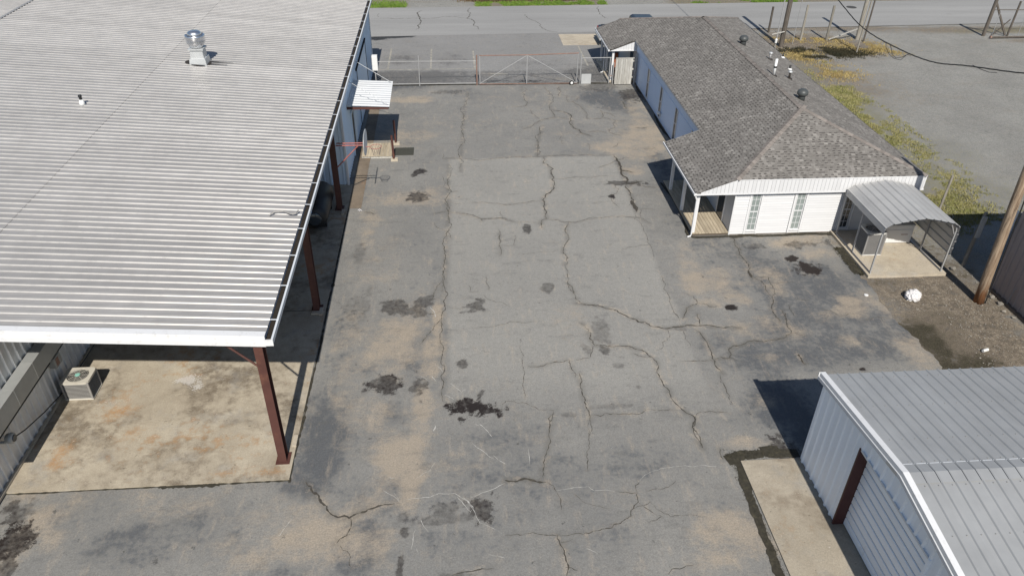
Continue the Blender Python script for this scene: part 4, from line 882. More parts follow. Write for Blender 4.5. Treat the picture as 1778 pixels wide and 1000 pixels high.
# front windows
def window_y(x, wd, z0, z1, y, glass, rows=6, cols=2):
    f = MB()
    f.box(x - wd / 2 - .03, x + wd / 2 + .03, y - .015, y + .01, z0 - .03, z0).box(x - wd / 2 - .03, x + wd / 2 + .03, y - .015, y + .01, z1, z1 + .03)
    f.box(x - wd / 2 - .03, x - wd / 2, y - .015, y + .01, z0, z1).box(x + wd / 2, x + wd / 2 + .03, y - .015, y + .01, z0, z1)
    o = f.build('window', M_TRIM, HO)
    mu = MB().box(x - .008, x + .008, y - .006, y + .004, z0, z1)
    for r in range(1, rows):
        t = .022 if r == rows // 2 else .008
        zz = z0 + (z1 - z0) * r / rows
        mu.box(x - wd / 2, x - .0085, y - .0065, y + .004, zz - t, zz + t).box(x + .0085, x + wd / 2, y - .0065, y + .004, zz - t, zz + t)
    mu.build('muntin', M_TRIM, o)
    for r in range(rows):
        for c in range(cols):
            za, zb = z0 + (z1 - z0) * r / rows, z0 + (z1 - z0) * (r + 1) / rows
            xa, xb = x - wd / 2 + wd * c / cols, x - wd / 2 + wd * (c + 1) / cols
            MB().box(xa + .004, xb - .004, y + .002, y + .008, za + .006, zb - .006).build('pane', glass, o)
    MB().box(x - wd / 2 - .06, x + wd / 2 + .06, y - .06, y - .016, z0 - .07, z0 - .031).build('sill', M_TRIM, o)
    return o
for x, gl in ((12.33, M_GLASS), (14.23, M_GLASS), (16.34, M_DKGLASS)):
    MB().box(x - .29, x - .21, 27.0, 27.06, 0.03, 1.985).build('trim_board', M_TRIM, HO)
    MB().box(x + .21, x + .29, 27.0, 27.06, 0.03, 1.985).build('trim_board', M_TRIM, HO)
    MB().box(x - .21, x + .21, 27.03, 27.06, 0.02, .16).build('trim_board', M_TRIM, HO)
    window_y(x, .32, .22, 1.92, 27.04, gl)
# side windows (shaded face)
for y in (42.95, 39.85, 36.65, 33.6):
    o = MB().box(11.46, 11.51, y - .24, y - .17, .16, 1.98).box(11.46, 11.51, y + .17, y + .24, .16, 1.98).box(11.46, 11.51, y - .17, y + .17, .14, .21).box(11.46, 11.51, y - .17, y + .17, 1.9, 1.98).build('window', M_TRIM, HO)
    MB().box(11.485, 11.499, y - .17, y + .17, .21, 1.04).build('pane', M_DKGLASS, o)
    MB().box(11.485, 11.499, y - .17, y + .17, 1.09, 1.9).build('pane', M_DKGLASS, o)
    MB().box(11.475, 11.50, y - .17, y + .17, 1.041, 1.089).build('muntin', M_TRIM, o)
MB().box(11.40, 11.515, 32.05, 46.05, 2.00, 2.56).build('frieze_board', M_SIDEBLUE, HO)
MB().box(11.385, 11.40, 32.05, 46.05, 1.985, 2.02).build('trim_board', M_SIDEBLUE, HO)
MB().lathe([(.06, 0), (.11, .03), (.12, .10), (.07, .16)], (11.38, 39.55, .45), 14).build('wall_lamp', M_WHITEP, HO, True)
# porch door
pdr = MB().box(11.40, 11.44, 28.0, 28.75, .17, 1.95).build('door', M_DKGLASS, HO)
MB().box(11.385, 11.44, 27.92, 28.0, .17, 2.0).box(11.385, 11.44, 28.75, 28.83, .17, 2.0).build('door_frame', M_TRIM, pdr)
# vertical-board fascia band over the front wall, cut to the roof line over the porch
KS = (RZ - EZ) / (RIDX - HX0)
def zl(x):
    return EZ + (x - HX0) * KS
fas = MB().box(9.72, 19.24, 26.86, 26.93, 2.02, 2.05).build('fascia', M_TRIM, HO)
FW = 0.16
x = 9.72
while x < 19.2:
    b = min(x + FW, 19.245)
    za, zb = min(zl(x), EZ) - .03, min(zl(b), EZ) - .03
    if za > 2.06:
        MB().prism([(x + .004, 26.842, 2.055), (b - .004, 26.842, 2.055), (b - .004, 26.842, zb), (x + .004, 26.842, za)], (0, .03, 0)).build('fascia_board', M_VINYL, fas)
    x = b
MB().box(9.74, 19.23, 26.874, 26.92, 2.052, 2.06).box(11.3, 19.23, 26.874, 26.92, 2.06, 2.58).build('fascia_back', simple('fascia_joint', (.46, .46, .47), .7), fas)
MB().box(9.66, 19.26, 26.825, 26.86, 1.985, 2.05).build('trim_board', M_TRIM, fas)
MB().box(19.10, 19.255, 26.88, 50.9, 2.0, 2.56).build('fascia_return', M_VINYL, HO)
MB().box(11.42, 19.1, 26.93, 27.055, 2.0, 2.03).build('soffit', M_VINYL, HO)
x = 9.76
while x < 11.4:
    b = min(x + FW, 11.40)
    za, zb = zl(x) - .03, zl(b) - .03
    if za > 2.06:
        MB().prism([(x + .004, 46.10, 2.055), (b - .004, 46.10, 2.055), (b - .004, 46.10, zb), (x + .004, 46.10, za)], (0, .04, 0)).build('fascia_board', M_VINYL, fas)
    x = b
MB().box(9.66, 11.40, 46.08, 46.16, 1.985, 2.054).build('trim_board', M_TRIM, fas)
# roof deck
rd_ = MB()
def slabpoly(P, d=.10):
    rd_.prism([(a, b, c - .012) for a, b, c in P], (0, 0, -d))
zp = zl(9.70)
slabpoly([(HX0, HY0, EZ), (RIDX, AY0, RZ), (RIDX, AY1, RZ), (HX0, HY1, EZ)])
slabpoly([(HX1, HY0, EZ), (HX1, HY1, EZ), (RIDX, AY1, RZ), (RIDX, AY0, RZ)])
slabpoly([(HX0, HY0, EZ), (HX1, HY0, EZ), (RIDX, AY0, RZ)])
slabpoly([(HX0, HY1, EZ), (RIDX, AY1, RZ), (HX1, HY1, EZ)])
slabpoly([(9.70, HY0, zp), (HX0, HY0, EZ), (HX0, 32.05, EZ), (9.70, 32.05, zp)], .07)
slabpoly([(9.70, 46.08, zp), (HX0, 46.08, EZ), (HX0, HY1, EZ), (9.70, HY1 - .1, zp)], .07)
hroof = rd_.build('roof', M_SHINGLE, HO)
# shingles: every tab is a wedge; the 300 nearest are objects, the rest one mesh
EXPO = .135
def slope_tabs(o, u, v, L, rng, dk=.8):
    """o eave origin, u along eave, v up slope (unit), L slope length, rng(d) -> (u0, u1) at distance d"""
    o, u, v = Vector(o), Vector(u).normalized(), Vector(v).normalized()
    n = u.cross(v)
    if n.z < 0:
        n = -n
    out = []
    k = 0; d = 0.0
    while d < L - .03:
        for u0, u1 in rng(d + EXPO * .5):
            x = u0 - random.random() * .2
            tooth = random.random() < .5
            while x < u1:
                wd = random.choice((.12, .14, .16, .17)) if tooth else random.choice((.09, .11, .13))
                a, b = max(x, u0), min(x + wd, u1)
                if b - a > .03:
                    tone = random.random()
                    tone = .36 + .64 * tone ** 1.6 if tooth else (.05 + .2 * tone if random.random() < dk else .4 + .3 * tone)
                    full = (x >= u0 and x + wd <= u1)
                    out.append((o, u, v, n, a, b, d, tooth, tone, full))
                x += wd
                tooth = not tooth if random.random() < .93 else tooth
        d += EXPO; k += 1
    return out
tabs = []
SLL = math.hypot(RIDX - HX0, RZ - EZ)
SLP = math.hypot(HX0 - 9.70, EZ - zp)
vL = (RIDX - HX0, 0, RZ - EZ)
def rngL(d):
    if d < SLP:
        return [(26.85, 32.05), (46.08, 50.92)]
    t = (d - SLP) / SLL
    return [(HY0 + (AY0 - HY0) * t, HY1 + (AY1 - HY1) * t)]
tabs += slope_tabs((9.70, 0, zp), (0, 1, 0), vL, SLL + SLP, rngL)
SLR = math.hypot(HX1 - RIDX, RZ - EZ)
tabs += slope_tabs((HX1, 0, EZ), (0, 1, 0), (RIDX - HX1, 0, RZ - EZ), SLR, lambda d: [(HY0 + (AY0 - HY0) * d / SLR, HY1 + (AY1 - HY1) * d / SLR)], .3)
SLF = math.hypot(AY0 - HY0, RZ - EZ)
tabs += slope_tabs((0, HY0, EZ), (1, 0, 0), (0, AY0 - HY0, RZ - EZ), SLF, lambda d: [(HX0 + (RIDX - HX0) * d / SLF, HX1 + (RIDX - HX1) * d / SLF)])
CAMP = Vector((0, 0, 16))
def tabpos(t):
    return t[0] + t[1] * ((t[4] + t[5]) / 2) + t[2] * t[6]
cand = sorted([i for i, t in enumerate(tabs) if t[9] and t[7]], key=lambda i: (tabpos(tabs[i]) - CAMP).length)[:300]
near = set(cand)
def wedge(wd, hi):
    h0, h1 = (.013, .004) if hi else (.0075, .003)
    e = EXPO + .03
    s_ = .060; hs = h0 + (h1 - h0) * s_ / e
    if not hi:      # a recessed tab: its lower strip carries the dark shadow-line granules
        return [(0, 0, h0), (wd, 0, h0), (wd, s_, hs), (0, s_, hs), (wd, e, h1), (0, e, h1)], [(0, 1, 2, 3), (3, 2, 4, 5)]
    return [(0, 0, h0), (wd, 0, h0), (wd, e, h1), (0, e, h1), (0, 0, -.008), (wd, 0, -.008)], [(0, 1, 2, 3), (4, 5, 1, 0), (4, 0, 3), (5, 2, 1)]
tm = {}
sv, sf, tone = [], [], []
for i, t in enumerate(tabs):
    o, u, v, n, a, b, d, hi, tn_, full = t
    vs, fs = wedge(b - a, hi)
    if i in near:
        key = round(b - a, 3)
        if key not in tm:
            m = MB(); m.add(vs, fs); tm[key] = m.mesh('shingle', M_SHINGLE1)
        p = o + u * a + v * d
        ob = put('shingle', tm[key], hroof)
        ob.matrix_local = Matrix(((u.x, v.x, n.x, p.x), (u.y, v.y, n.y, p.y), (u.z, v.z, n.z, p.z), (0, 0, 0, 1)))
        continue
    k = len(sv)
    for q in vs:
        p = o + u * (a + q[0]) + v * (d + q[1]) + n * q[2]
        sv.append((p.x, p.y, p.z))
    for j_, f in enumerate(fs):
        sf.append([j + k for j in f]); tone.append(tn_ if hi or j_ == 0 else .45 + .25 * random.random())
me = bpy.data.meshes.new('shingles')
me.from_pydata(sv, [], sf)
at = me.attributes.new('tone', 'FLOAT', 'FACE')
at.data.foreach_set('value', tone)
me.materials.append(M_SHINGLE)
me.update()
stuff(put('shingles', me, hroof))
# ridge and hip caps
capm = MB().add([(-.14, 0, -.035), (0, 0, .022), (.14, 0, -.035), (-.14, .30, -.047), (0, .30, .008), (.14, .30, -.047)], [(0, 1, 4, 3), (1, 2, 5, 4)]).mesh('ridge_cap', M_CAP)
def caps(p0, p1):
    p0, p1 = Vector(p0), Vector(p1)
    d = (p1 - p0).normalized(); sx = d.cross(Vector((0, 0, 1))).normalized(); up = sx.cross(d)
    L = (p1 - p0).length; k = 0.0
    while k < L - .1:
        p = p0 + d * k + up * .022
        o = put('ridge_cap', capm, hroof)
        o.matrix_local = Matrix(((sx.x, d.x, up.x, p.x), (sx.y, d.y, up.y, p.y), (sx.z, d.z, up.z, p.z), (0, 0, 0, 1)))
        k += .21
caps((HX0, HY0, EZ), (RIDX, AY0, RZ)); caps((HX1, HY0, EZ), (RIDX, AY0, RZ)); caps((RIDX, AY0, RZ), (RIDX, AY1, RZ))
caps((HX0, HY1, EZ), (RIDX, AY1, RZ)); caps((HX1, HY1, EZ), (RIDX, AY1, RZ))
# white drip edge under the shingles
MB().beam((HX0, HY0 - .01, EZ - .02), (HX1, HY0 - .01, EZ - .02), .02, .03).build('drip_edge', M_TRIM, hroof)
MB().beam((HX1 + .012, HY0, EZ - .05), (HX1 + .012, HY1, EZ - .05), .02, .09).build('drip_edge', M_DARK, hroof)
MB().beam((HX0 - .005, 32.06, EZ - .07), (HX0 - .005, 46.07, EZ - .07), .03, .09).build('drip_edge', M_VINYL, hroof)
# porch gutters, posts, decks
for ya, yb in ((26.84, 32.05), (46.08, 50.9)):
    gg = MB().box(9.60, 9.615, ya, yb, 1.985, 2.075).box(9.615, 9.69, ya, yb, 1.985, 1.998).box(9.69, 9.70, ya, yb, 1.985, 2.05).box(9.59, 9.63, ya, yb, 2.075, 2.085).build('gutter', M_TRIM, HO)
    MB().box(9.6, 9.70, ya - .02, ya - .002, 1.98, 2.085).build('gutter_end_cap', M_TRIM, gg)
    MB().box(9.617, 9.688, ya + .02, yb, 1.999, 2.03).build('gutter_shade', M_GUTSHADE, gg)  # the same added shade strip, inside the porch gutters
for x, y in ((9.90, 27.13), (9.93, 29.07), (9.95, 31.09), (10.0, 46.35), (10.0, 48.2), (10.05, 50.3)):
    MB().box(x - .065, x + .065, y - .065, y + .065, 0.0, 1.99).build('porch_post', M_TRIM, HO, bevel=.01)
for y0_ in (26.93, 48.05):
    MB().tube([(9.66, y0_, 1.99), (9.72, y0_, 1.88), (9.80, y0_ + .02, 1.7), (9.80, y0_ + .02, .15), (9.76, y0_ - .02, .06), (9.62, y0_ - .05, .04)], .035, 8).build('downspout', M_TRIM, HO)
dk_ = MB().box(9.86, 11.42, 27.02, 31.95, 0.0, .10).build('deck', simple('deck_frame', (.10, .08, .06), .9), HO)
for i in range(11):
    x = 9.84 + i * .144
    MB().box(x, x + .132, 27.0 + random.uniform(-.01, .01), 32.0, .102, .138 + random.uniform(-.002, .002)).build('plank', M_DECK, dk_)
MB().box(9.8, 11.5, 46.2, 51.2, -.02, .09).build('porch_floor', M_CONC2, HO)
MB().box(11.5, 11.52, 46.6, 47.5, .1, 2.0).build('door', M_DKGLASS, HO)
MB().box(11.40, 11.52, 46.05, 50.9, 0.0, 2.5).build('porch_wall', M_VINYL, HO)
MB().box(11.385, 11.398, 46.9, 47.7, .3, 1.9).build('pane', M_DKGLASS, HO)

# roof vents: two dark domes, white caps, a pipe
def lat(name, loc, label, cat, group, parts):
    o = thing(name, loc, label, cat, group)
    for nm, prof, mt in parts:
        ob = MB().lathe(prof, (0, 0, 0), 22).build(nm, mt, None, True)
        ob.parent = o
    return o
def zrs(x):
    return EZ + (HX1 - x) * (RZ - EZ) / (HX1 - RIDX)
M_VENTG = simple('dark_grey_vent', (0.060, 0.065, 0.065), 0.45, var=0.12, scale=6)
for (x, y), lb in (((16.07, 41.1), 'dark grey domed roof vent far along the shingle ridge'), ((15.85, 32.36), 'dark grey domed roof vent nearest the hip of the shingle roof')):
    lat('dome_vent', (x, y, zrs(x) - .05), lb, 'roof vent', 'dark domed roof vents', [('stem', [(.15, 0), (.16, .28), (.15, .31)], M_VENTG), ('dome', [(.18, .26), (.235, .30), (.25, .38), (.225, .47), (.13, .54), (.03, .56)], M_VENTG)])
for (x, y), lb in (((17.16, 39.7), 'white capped thin vent stack higher up the right roof slope'), ((16.89, 36.3), 'white capped vent stack with brown stem nearer on the right slope')):
    lat('cap_vent', (x, y, zrs(x) - .03), lb, 'vent stack', 'white capped vent stacks', [('flange', [(.16, 0), (.15, .06), (.07, .09)], M_TAR), ('stem', [(.055, .05), (.055, .34)], M_TAR if y < 38 else M_GALVPIPE), ('cap', [(.06, .33), (.11, .36), (.11, .40), (.06, .43), (.02, .435)], M_SHEETGREY)])
lat('pvc_pipe', (15.75, 35.6, zrs(15.75) - .03), 'tall white plastic flue pipe with dark collar near the ridge', 'flue pipe', None, [('pipe', [(.065, 0), (.065, .85)], M_WHITEP), ('collar', [(.080, .42), (.085, .46), (.080, .50)], M_BLACK), ('boot', [(.17, 0), (.15, .05), (.085, .08)], M_TAR)])
for (x, y), lb in (((18.85, 41.9), 'small black topped plumbing vent low near the right eave'), ((18.05, 38.95), 'small black plumbing vent with white base mid right slope')):
    lat('plumbing_vent', (x, y, zrs(x) - .02), lb, 'plumbing vent', 'small plumbing vents', [('boot', [(.13, 0), (.11, .06), (.06, .10)], M_WHITEP), ('pipe', [(.05, .06), (.05, .26)], M_BLACK)])

# plank gate beside the far porch
PG = thing('plank_gate', (10.7, 45.7, 0), 'weathered grey plank gate between the porch post and the house wall', 'gate')
for i in range(7):
    x = 10.06 + i * .152
    MB().box(x, x + .145, 45.64, 45.665, .06, 1.66 + random.uniform(-.02, .02)).build('plank', M_GREYWOOD, PG)
for z in (.45, .95, 1.45):
    MB().box(10.06, 11.36, 45.668, 45.71, z, z + .09).build('rail', M_GREYWOOD, PG)
MB().box(11.25, 11.33, 45.60, 45.664, .02, 1.68).build('post', M_GREYWOOD, PG)
MB().box(10.05, 11.36, 45.63, 45.70, 1.665, 1.70).build('cap_rail', M_GREYWOOD, PG)
pt = MB().lathe([(.18, .09), (.30, .3), (.33, .7), (.27, 1.05), (.12, 1.25), (.10, 1.6), (.12, 1.62)], (10.35, 46.95, 0), 20).build('clay_chiminea', M_BROWNPOT, None, True)
tag(pt, 'rust-brown clay pot stove on the far porch behind the plank gate', 'pot stove')

# ================================================================== METAL SHED (right foreground)
SH = thing('metal_shed', (15, 10.6, 0), 'pale metal shed with grey ribbed roof and roll-up door at lower right', 'shed')
SY0, SYR, SY1 = 6.6, 10.62, 14.55
def zs(y):
    return 3.06 + .146 * min(SY1 - y, y - SY0)
SX0, SX1 = 9.40, 9.40 + 17 * PW
cor = MB().prism([(9.76, 6.7, -.02), (9.76, 14.42, -.02), (9.76, 14.42, 2.98), (9.76, SYR, zs(SYR) - .10), (9.76, 6.7, 2.98)], (15.2, 0, 0)).build('wall_core', M_WALLWHITE, SH)
DY0, DY1, DZ = 9.12, 12.15, 2.72
Ys = [14.44 - i * PW for i in range(10)]
def cut(yl):
    return lambda u: zs(yl - u) - .06
for i, y in enumerate(Ys):
    if y < 6.7:
        break
    # panel runs from y downwards; outward is -x
    prof = [(u, d) for u, d in PRW]
    def piece(u0, u1, zb):
        P = [(u, d) for u, d in prof if u0 < u < u1]
        def at(u):
            for (a, da), (b, db) in zip(prof, prof[1:]):
                if a <= u <= b:
                    return da + (db - da) * (u - a) / max(1e-6, b - a)
            return 0
        P = [(u0, at(u0))] + P + [(u1, at(u1))]
        m = MB()
        for (a, d1), (b, d2) in zip(P, P[1:]):
            m.quad((9.50 - d1, y - a, zb), (9.50 - d2, y - b, zb), (9.50 - d2, y - b, zs(y - b) - .05), (9.50 - d1, y - a, zs(y - a) - .05))
        m.build('wall_panel', M_WALLWHITE, SH)
    lo, hi = y - DY1, y - DY0        # the door span in u
    uu = min(PW, y - 6.66)
    segs = []
    if lo >= uu or hi <= 0:
        segs = [(0, uu, .06)]
    else:
        if lo > 0.01:
            segs.append((0, lo, .06))
        segs.append((max(0, lo), min(uu, hi), DZ + .04))
        if hi < uu - .01:
            segs.append((hi, uu, .06))
    for s0, s1, zb in segs:
        piece(s0, s1, zb)
MB().box(9.44, 9.76, DY1, DY1 + .06, .02, DZ + .05).build('door_jamb', M_DKMAROON, SH)
MB().box(9.44, 9.76, DY0 - .06, DY0, .02, DZ + .05).build('door_jamb', M_WALLWHITE, SH)
MB().box(9.455, 9.76, DY0, DY1, DZ, DZ + .045).build('door_header', M_GUTTER, SH)
MB().box(9.50, 9.76, 6.7, DY0 - .07, 0, .05).box(9.50, 9.76, DY1 + .07, 14.42, 0, .05).build('sill_curb', M_STRIP, SH)
rdoor = MB().box(9.742, 9.755, DY0, DY1, .05, DZ).build('rollup_door', M_DARK, SH)
sl_ = MB().add([(0, DY0 + .01, 0.012), (0, DY1 - .01, 0.012), (-.022, DY1 - .01, .03), (-.022, DY0 + .01, .03), (-.022, DY1 - .01, .235), (-.022, DY0 + .01, .235), (0, DY1 - .01, .252), (0, DY0 + .01, .252)], [(0, 1, 2, 3), (3, 2, 4, 5), (5, 4, 6, 7)]).mesh('door_slat', M_WALLWHITE)
for i in range(10):
    put('door_slat', sl_, rdoor, (9.738, 0, .06 + i * .264))
# roof
sr = MB()
for ya, yb in ((SYR, SY1), (SY0, SYR)):
    sr.prism([(SX0 + .02, ya, zs(ya) - .03), (SX0 + .02, yb, zs(yb) - .03), (SX0 + .02, yb, zs(yb) - .07), (SX0 + .02, ya, zs(ya) - .07)], (SX1 - SX0, 0, 0))
sroof = sr.build('roof', M_UNDER, SH)
PRS = rib_profile(3, PITCH, 0.030, 0.070, 0.024, 0.0)
def sheet_y(y0, y1, prof):
    m = MB()
    for (u, h), (u2, h2) in zip(prof, prof[1:]):
        m.quad((u, y0, h + zs(y0)), (u2, y0, h2 + zs(y0)), (u2, y1, h2 + zs(y1)), (u, y1, h + zs(y1)))
    return m.mesh('roof_panel', M_SHEDROOF)
sa, sb = sheet_y(SYR, SY1, PRS), sheet_y(SY0, SYR, PRS)
scr = MB()
for yq in (SY1 - .25, SY1 - 1.5, SY1 - 2.8, SYR + .35, SYR - .35, SYR - 1.5, SYR - 2.8):
    for k in range(3):
        scr.box(k * PITCH + .03, k * PITCH + .048, yq, yq + .018, zs(yq) + .001, zs(yq) + .010)
scm = scr.mesh('screw_heads', M_ACGRILL)
for i in range(17):
    put('roof_panel', sa, sroof, (SX0 + i * PW, 0, 0)); put('roof_panel', sb, sroof, (SX0 + i * PW, 0, 0))
    stuff(put('screw_heads', scm, sroof, (SX0 + i * PW, 0, 0)))
for i in range(51):
    x = SX0 + .12 + i * PITCH
    MB().add([(x, SYR - .28, zs(SYR - .28) + .014), (x, SYR, zs(SYR) + .026), (x, SYR + .28, zs(SYR + .28) + .014), (x + .285, SYR - .28, zs(SYR - .28) + .014), (x + .285, SYR, zs(SYR) + .026), (x + .285, SYR + .28, zs(SYR + .28) + .014)], [(0, 3, 4, 1), (1, 4, 5, 2)]).build('ridge_cap', M_SHEDROOF, sroof)
    MB().box(x - .005, x + .27, SYR + .275, SYR + .29, zs(SYR + .28) + .002, zs(SYR + .28) + .016).build('closure_strip', M_GUTTER, sroof)
m = MB()
for ya, yb in ((SYR, SY1 + .03), (SY0 - .03, SYR)):
    A = lambda dx, dz: (SX0 + dx, ya, zs(min(max(ya, SY0), SY1)) + dz)
    B_ = lambda dx, dz: (SX0 + dx, yb, zs(min(max(yb, SY0), SY1)) + dz)
    for (d1, z1), (d2, z2) in (((.14, .046), (0, .046)), ((0, .046), (-.012, -.06)), ((-.012, -.06), (-.03, -.075)), ((-.03, -.075), (-.03, -.17)), ((-.03, -.17), (.05, -.17))):
        m.quad(A(d1, z1), B_(d1, z1), B_(d2, z2), A(d2, z2))
trm = m.build('rake_trim', M_TRIM, SH)
MB().box(SX0 - .032, SX0 + .14, SY1 + .03, SY1 + .05, 2.88, 3.105).build('trim_end_cap', M_TRIM, trm)
MB().quad((SX0 - .034, 11.15, zs(11.15) - .165), (SX0 - .034, 10.72, zs(10.72) - .165), (SX0 - .034, 10.72, zs(10.72) - .07), (SX0 - .034, 11.15, zs(11.15) - .08)).build('patch_plate', M_SHEETGREY, trm)

# ================================================================== MAUVE BUILDING (right edge)
MV = thing('mauve_building', (26, 18, 0), 'tall mauve ribbed metal building at the right edge beside the utility pole', 'building')
MB().box(20.26, 34, 12.0, 22.55, -.05, 5.2).build('wall_core', M_MAUVE, MV)
pmv = sheet_wall(5.15, M_MAUVE, PRW)
for i in range(11):
    put('wall_panel', pmv, MV, (20.25, 22.58 - i * PW, .05), (0, 0, R(-90)))
    if i < 11:
        put('wall_panel', pmv, MV, (20.26 + (i + 1) * PW, 22.56, .05), (0, 0, R(180)))
MB().prism([(20.15, 11.9, 5.22), (20.15, 22.7, 5.22), (20.15, 17.3, 5.75)], (14, 0, 0)).build('roof', M_ROOFM, MV)
MB().box(20.10, 20.30, 12.0, 22.6, -.03, .06).build('footing', M_STRIP, MV)
MB().tube([(20.17, 22.7, 0), (20.17, 22.7, 3.2)], .045, 8).build('downpipe', M_GUTTER, MV)
MB().tube([(20.15, 21.4, .05), (20.15, 21.35, .75), (20.18, 21.3, .8)], .018, 6).build('conduit', M_GALVPIPE, MV)

# ================================================================== CARPORT
slab('carport_pad', 15.84, 19.0, 23.48, 27.0, 0.09, M_CONC2, [(17.6, 24.6, .4, .4, .3)])
CP = thing('carport', (17.4, 25.2, .09), 'small grey galvanised carport with curved ribbed roof against the house', 'carport')
prof = [(15.93, 1.90), (15.93, 2.10), (15.99, 2.19), (16.16, 2.31), (16.55, 2.39), (17.0, 2.47), (17.46, 2.53), (17.9, 2.45), (18.3, 2.36), (18.60, 2.28), (18.77, 2.20), (18.86, 2.08), (18.88, 1.85), (18.88, .88)]
acc = [0.0]
for a, b in zip(prof, prof[1:]):
    acc.append(acc[-1] + math.hypot(b[0] - a[0], b[1] - a[1]))
def pat(s):
    for i in range(len(prof) - 1):
        if s <= acc[i + 1] or i == len(prof) - 2:
            t = (s - acc[i]) / (acc[i + 1] - acc[i])
            a, b = prof[i], prof[i + 1]
            d = Vector((b[0] - a[0], 0, b[1] - a[1])).normalized()
            return Vector((a[0] + (b[0] - a[0]) * t, 0, a[1] + (b[1] - a[1]) * t)), Vector((-d.z, 0, d.x))
npan = 15
ps = acc[-1] / npan
for i in range(npan):
    m = MB(); L = []
    for k in range(9):
        s = i * ps + ps * k / 8
        p, nn = pat(min(s, acc[-1] - 1e-4))
        h = {0: 0, 1: 0, 2: 0, 3: 0, 4: 0, 5: 0, 6: .0, 7: .040, 8: 0}[k]
        L.append(p + nn * h)
    ya, yb = 23.50 + (i % 2) * .012, 26.74
    for a, b in zip(L, L[1:]):
        m.quad((a.x, ya, a.z), (a.x, yb, a.z), (b.x, yb, b.z), (b.x, ya, b.z))
    m.build('roof_panel', M_CPROOF, CP)
for y in (23.64, 25.2, 26.68):
    for x in (15.97, 18.84):
        MB().beam((x, y, .092), (x, y, 1.92), .05, .05).build('leg', M_GALVPIPE, CP)
    m = MB()
    bw = [(15.97, 1.92), (16.02, 2.12), (16.2, 2.26), (17.46, 2.48), (18.6, 2.23), (18.8, 2.10), (18.84, 1.92)]
    for a, b in zip(bw, bw[1:]):
        m.beam((a[0], y, a[1]), (b[0], y, b[1]), .045, .045)
    m.build('bow', M_GALVPIPE, CP)
for x in (15.97, 18.84):
    MB().beam((x, 23.6, .115), (x, 26.72, .115), .05, .045).build('base_rail', M_GALVPIPE, CP)
MB().beam((18.82, 23.66, 1.75), (18.60, 23.66, 2.18), .03, .03).build('corner_brace', M_GALVPIPE, CP)
# condenser and heat pump on the pad
def condenser(name, cx, cy, z0, w_, d_, h, label, top_m, side_m, rows, hub):
    A = thing(name, (cx, cy, z0), label, 'air conditioner')
    MB().box(cx - w_ / 2 + .03, cx + w_ / 2 - .03, cy - d_ / 2 + .03, cy + d_ / 2 - .03, z0 + .05, z0 + h - .05).build('coil', M_ACCORE, A, bevel=.06)
    MB().box(cx - w_ / 2, cx + w_ / 2, cy - d_ / 2, cy + d_ / 2, z0, z0 + .05).build('base_pan', top_m, A, bevel=.05)
    for i in range(rows):
        z = z0 + .06 + (h - .13) * i / rows
        m = MB(); t = (h - .13) / rows * .34
        m.box(cx - w_ / 2 + .012, cx + w_ / 2 - .012, cy - d_ / 2 + .012, cy + d_ / 2 - .012, z, z + t)
        m.build('louvre', side_m, A, bevel=.055)
    for sx in (-1, 1):
        for sy in (-1, 1):
            MB().box(cx + sx * (w_ / 2 - .035) - .03, cx + sx * (w_ / 2 - .035) + .03, cy + sy * (d_ / 2 - .035) - .03, cy + sy * (d_ / 2 - .035) + .03, z0 + .04, z0 + h - .04).build('corner_post', side_m, A, bevel=.02)
    # top pan as a square with a round hole
    n = 40; m = MB(); rr = min(w_, d_) * .42; V = []
    for k in range(n):
        t = 2 * math.pi * k / n; c, s = math.cos(t), math.sin(t)
        q = 1 / max(abs(c) / (w_ / 2), abs(s) / (d_ / 2)); q = min(q, math.hypot(w_ / 2, d_ / 2) * .90)
        V.append(((cx + c * rr, cy + s * rr), (cx + c * q, cy + s * q)))
    zt = z0 + h
    for k in range(n):
        (i0, o0), (i1, o1) = V[k], V[(k + 1) % n]
        m.quad((*i0, zt), (*o0, zt), (*o1, zt), (*i1, zt)); m.quad((*o0, zt), (*o0, zt - .07), (*o1, zt - .07), (*o1, zt)); m.quad((*i0, zt - .05), (*i0, zt), (*i1, zt), (*i1, zt - .05))
    m.build('top_pan', top_m, A)
    MB().lathe([(rr, zt - .14), (rr, zt - .13)], (cx, cy, 0), 30).build('fan_shroud', M_DARK, A)
    for k in range(4):
        t = k * math.pi / 2 + .4; c, s = math.cos(t), math.sin(t)
        MB().add([(cx + c * .07 - s * .03, cy + s * .07 + c * .03, zt - .10), (cx + c * rr * .92 - s * .13, cy + s * rr * .92 + c * .13, zt - .08), (cx + c * rr * .92 + s * .13, cy + s * rr * .92 - c * .13, zt - .12), (cx + c * .07 + s * .05, cy + s * .07 - c * .05, zt - .12)], [(0, 1, 2, 3)]).build('fan_blade', M_SHEETGREY, A)
    m = MB()
    for q in (.32, .50, .68, .86, 1.0):
        m.tube([(cx + math.cos(t) * rr * q, cy + math.sin(t) * rr * q, zt + .012) for t in [2 * math.pi * k / 24 for k in range(25)]], .0035, 4, False)
    for k in range(8):
        t = k * math.pi / 4
        m.tube([(cx + math.cos(t) * .09, cy + math.sin(t) * .09, zt + .016), (cx + math.cos(t) * rr, cy + math.sin(t) * rr, zt + .006)], .004, 4)
    m.build('fan_guard', top_m, A)
    MB().lathe([(.075, zt + .012), (.075, zt + .028), (.05, zt + .034)], (cx, cy, 0), 20).build('hub', hub, A)
    return A
condenser('air_conditioner', -11.60, 18.52, .05, .84, .74, .69, 'square beige condenser with round top fan on the canopy slab', M_ACBEIGE, M_ACGRILL, 11, M_TEAL)
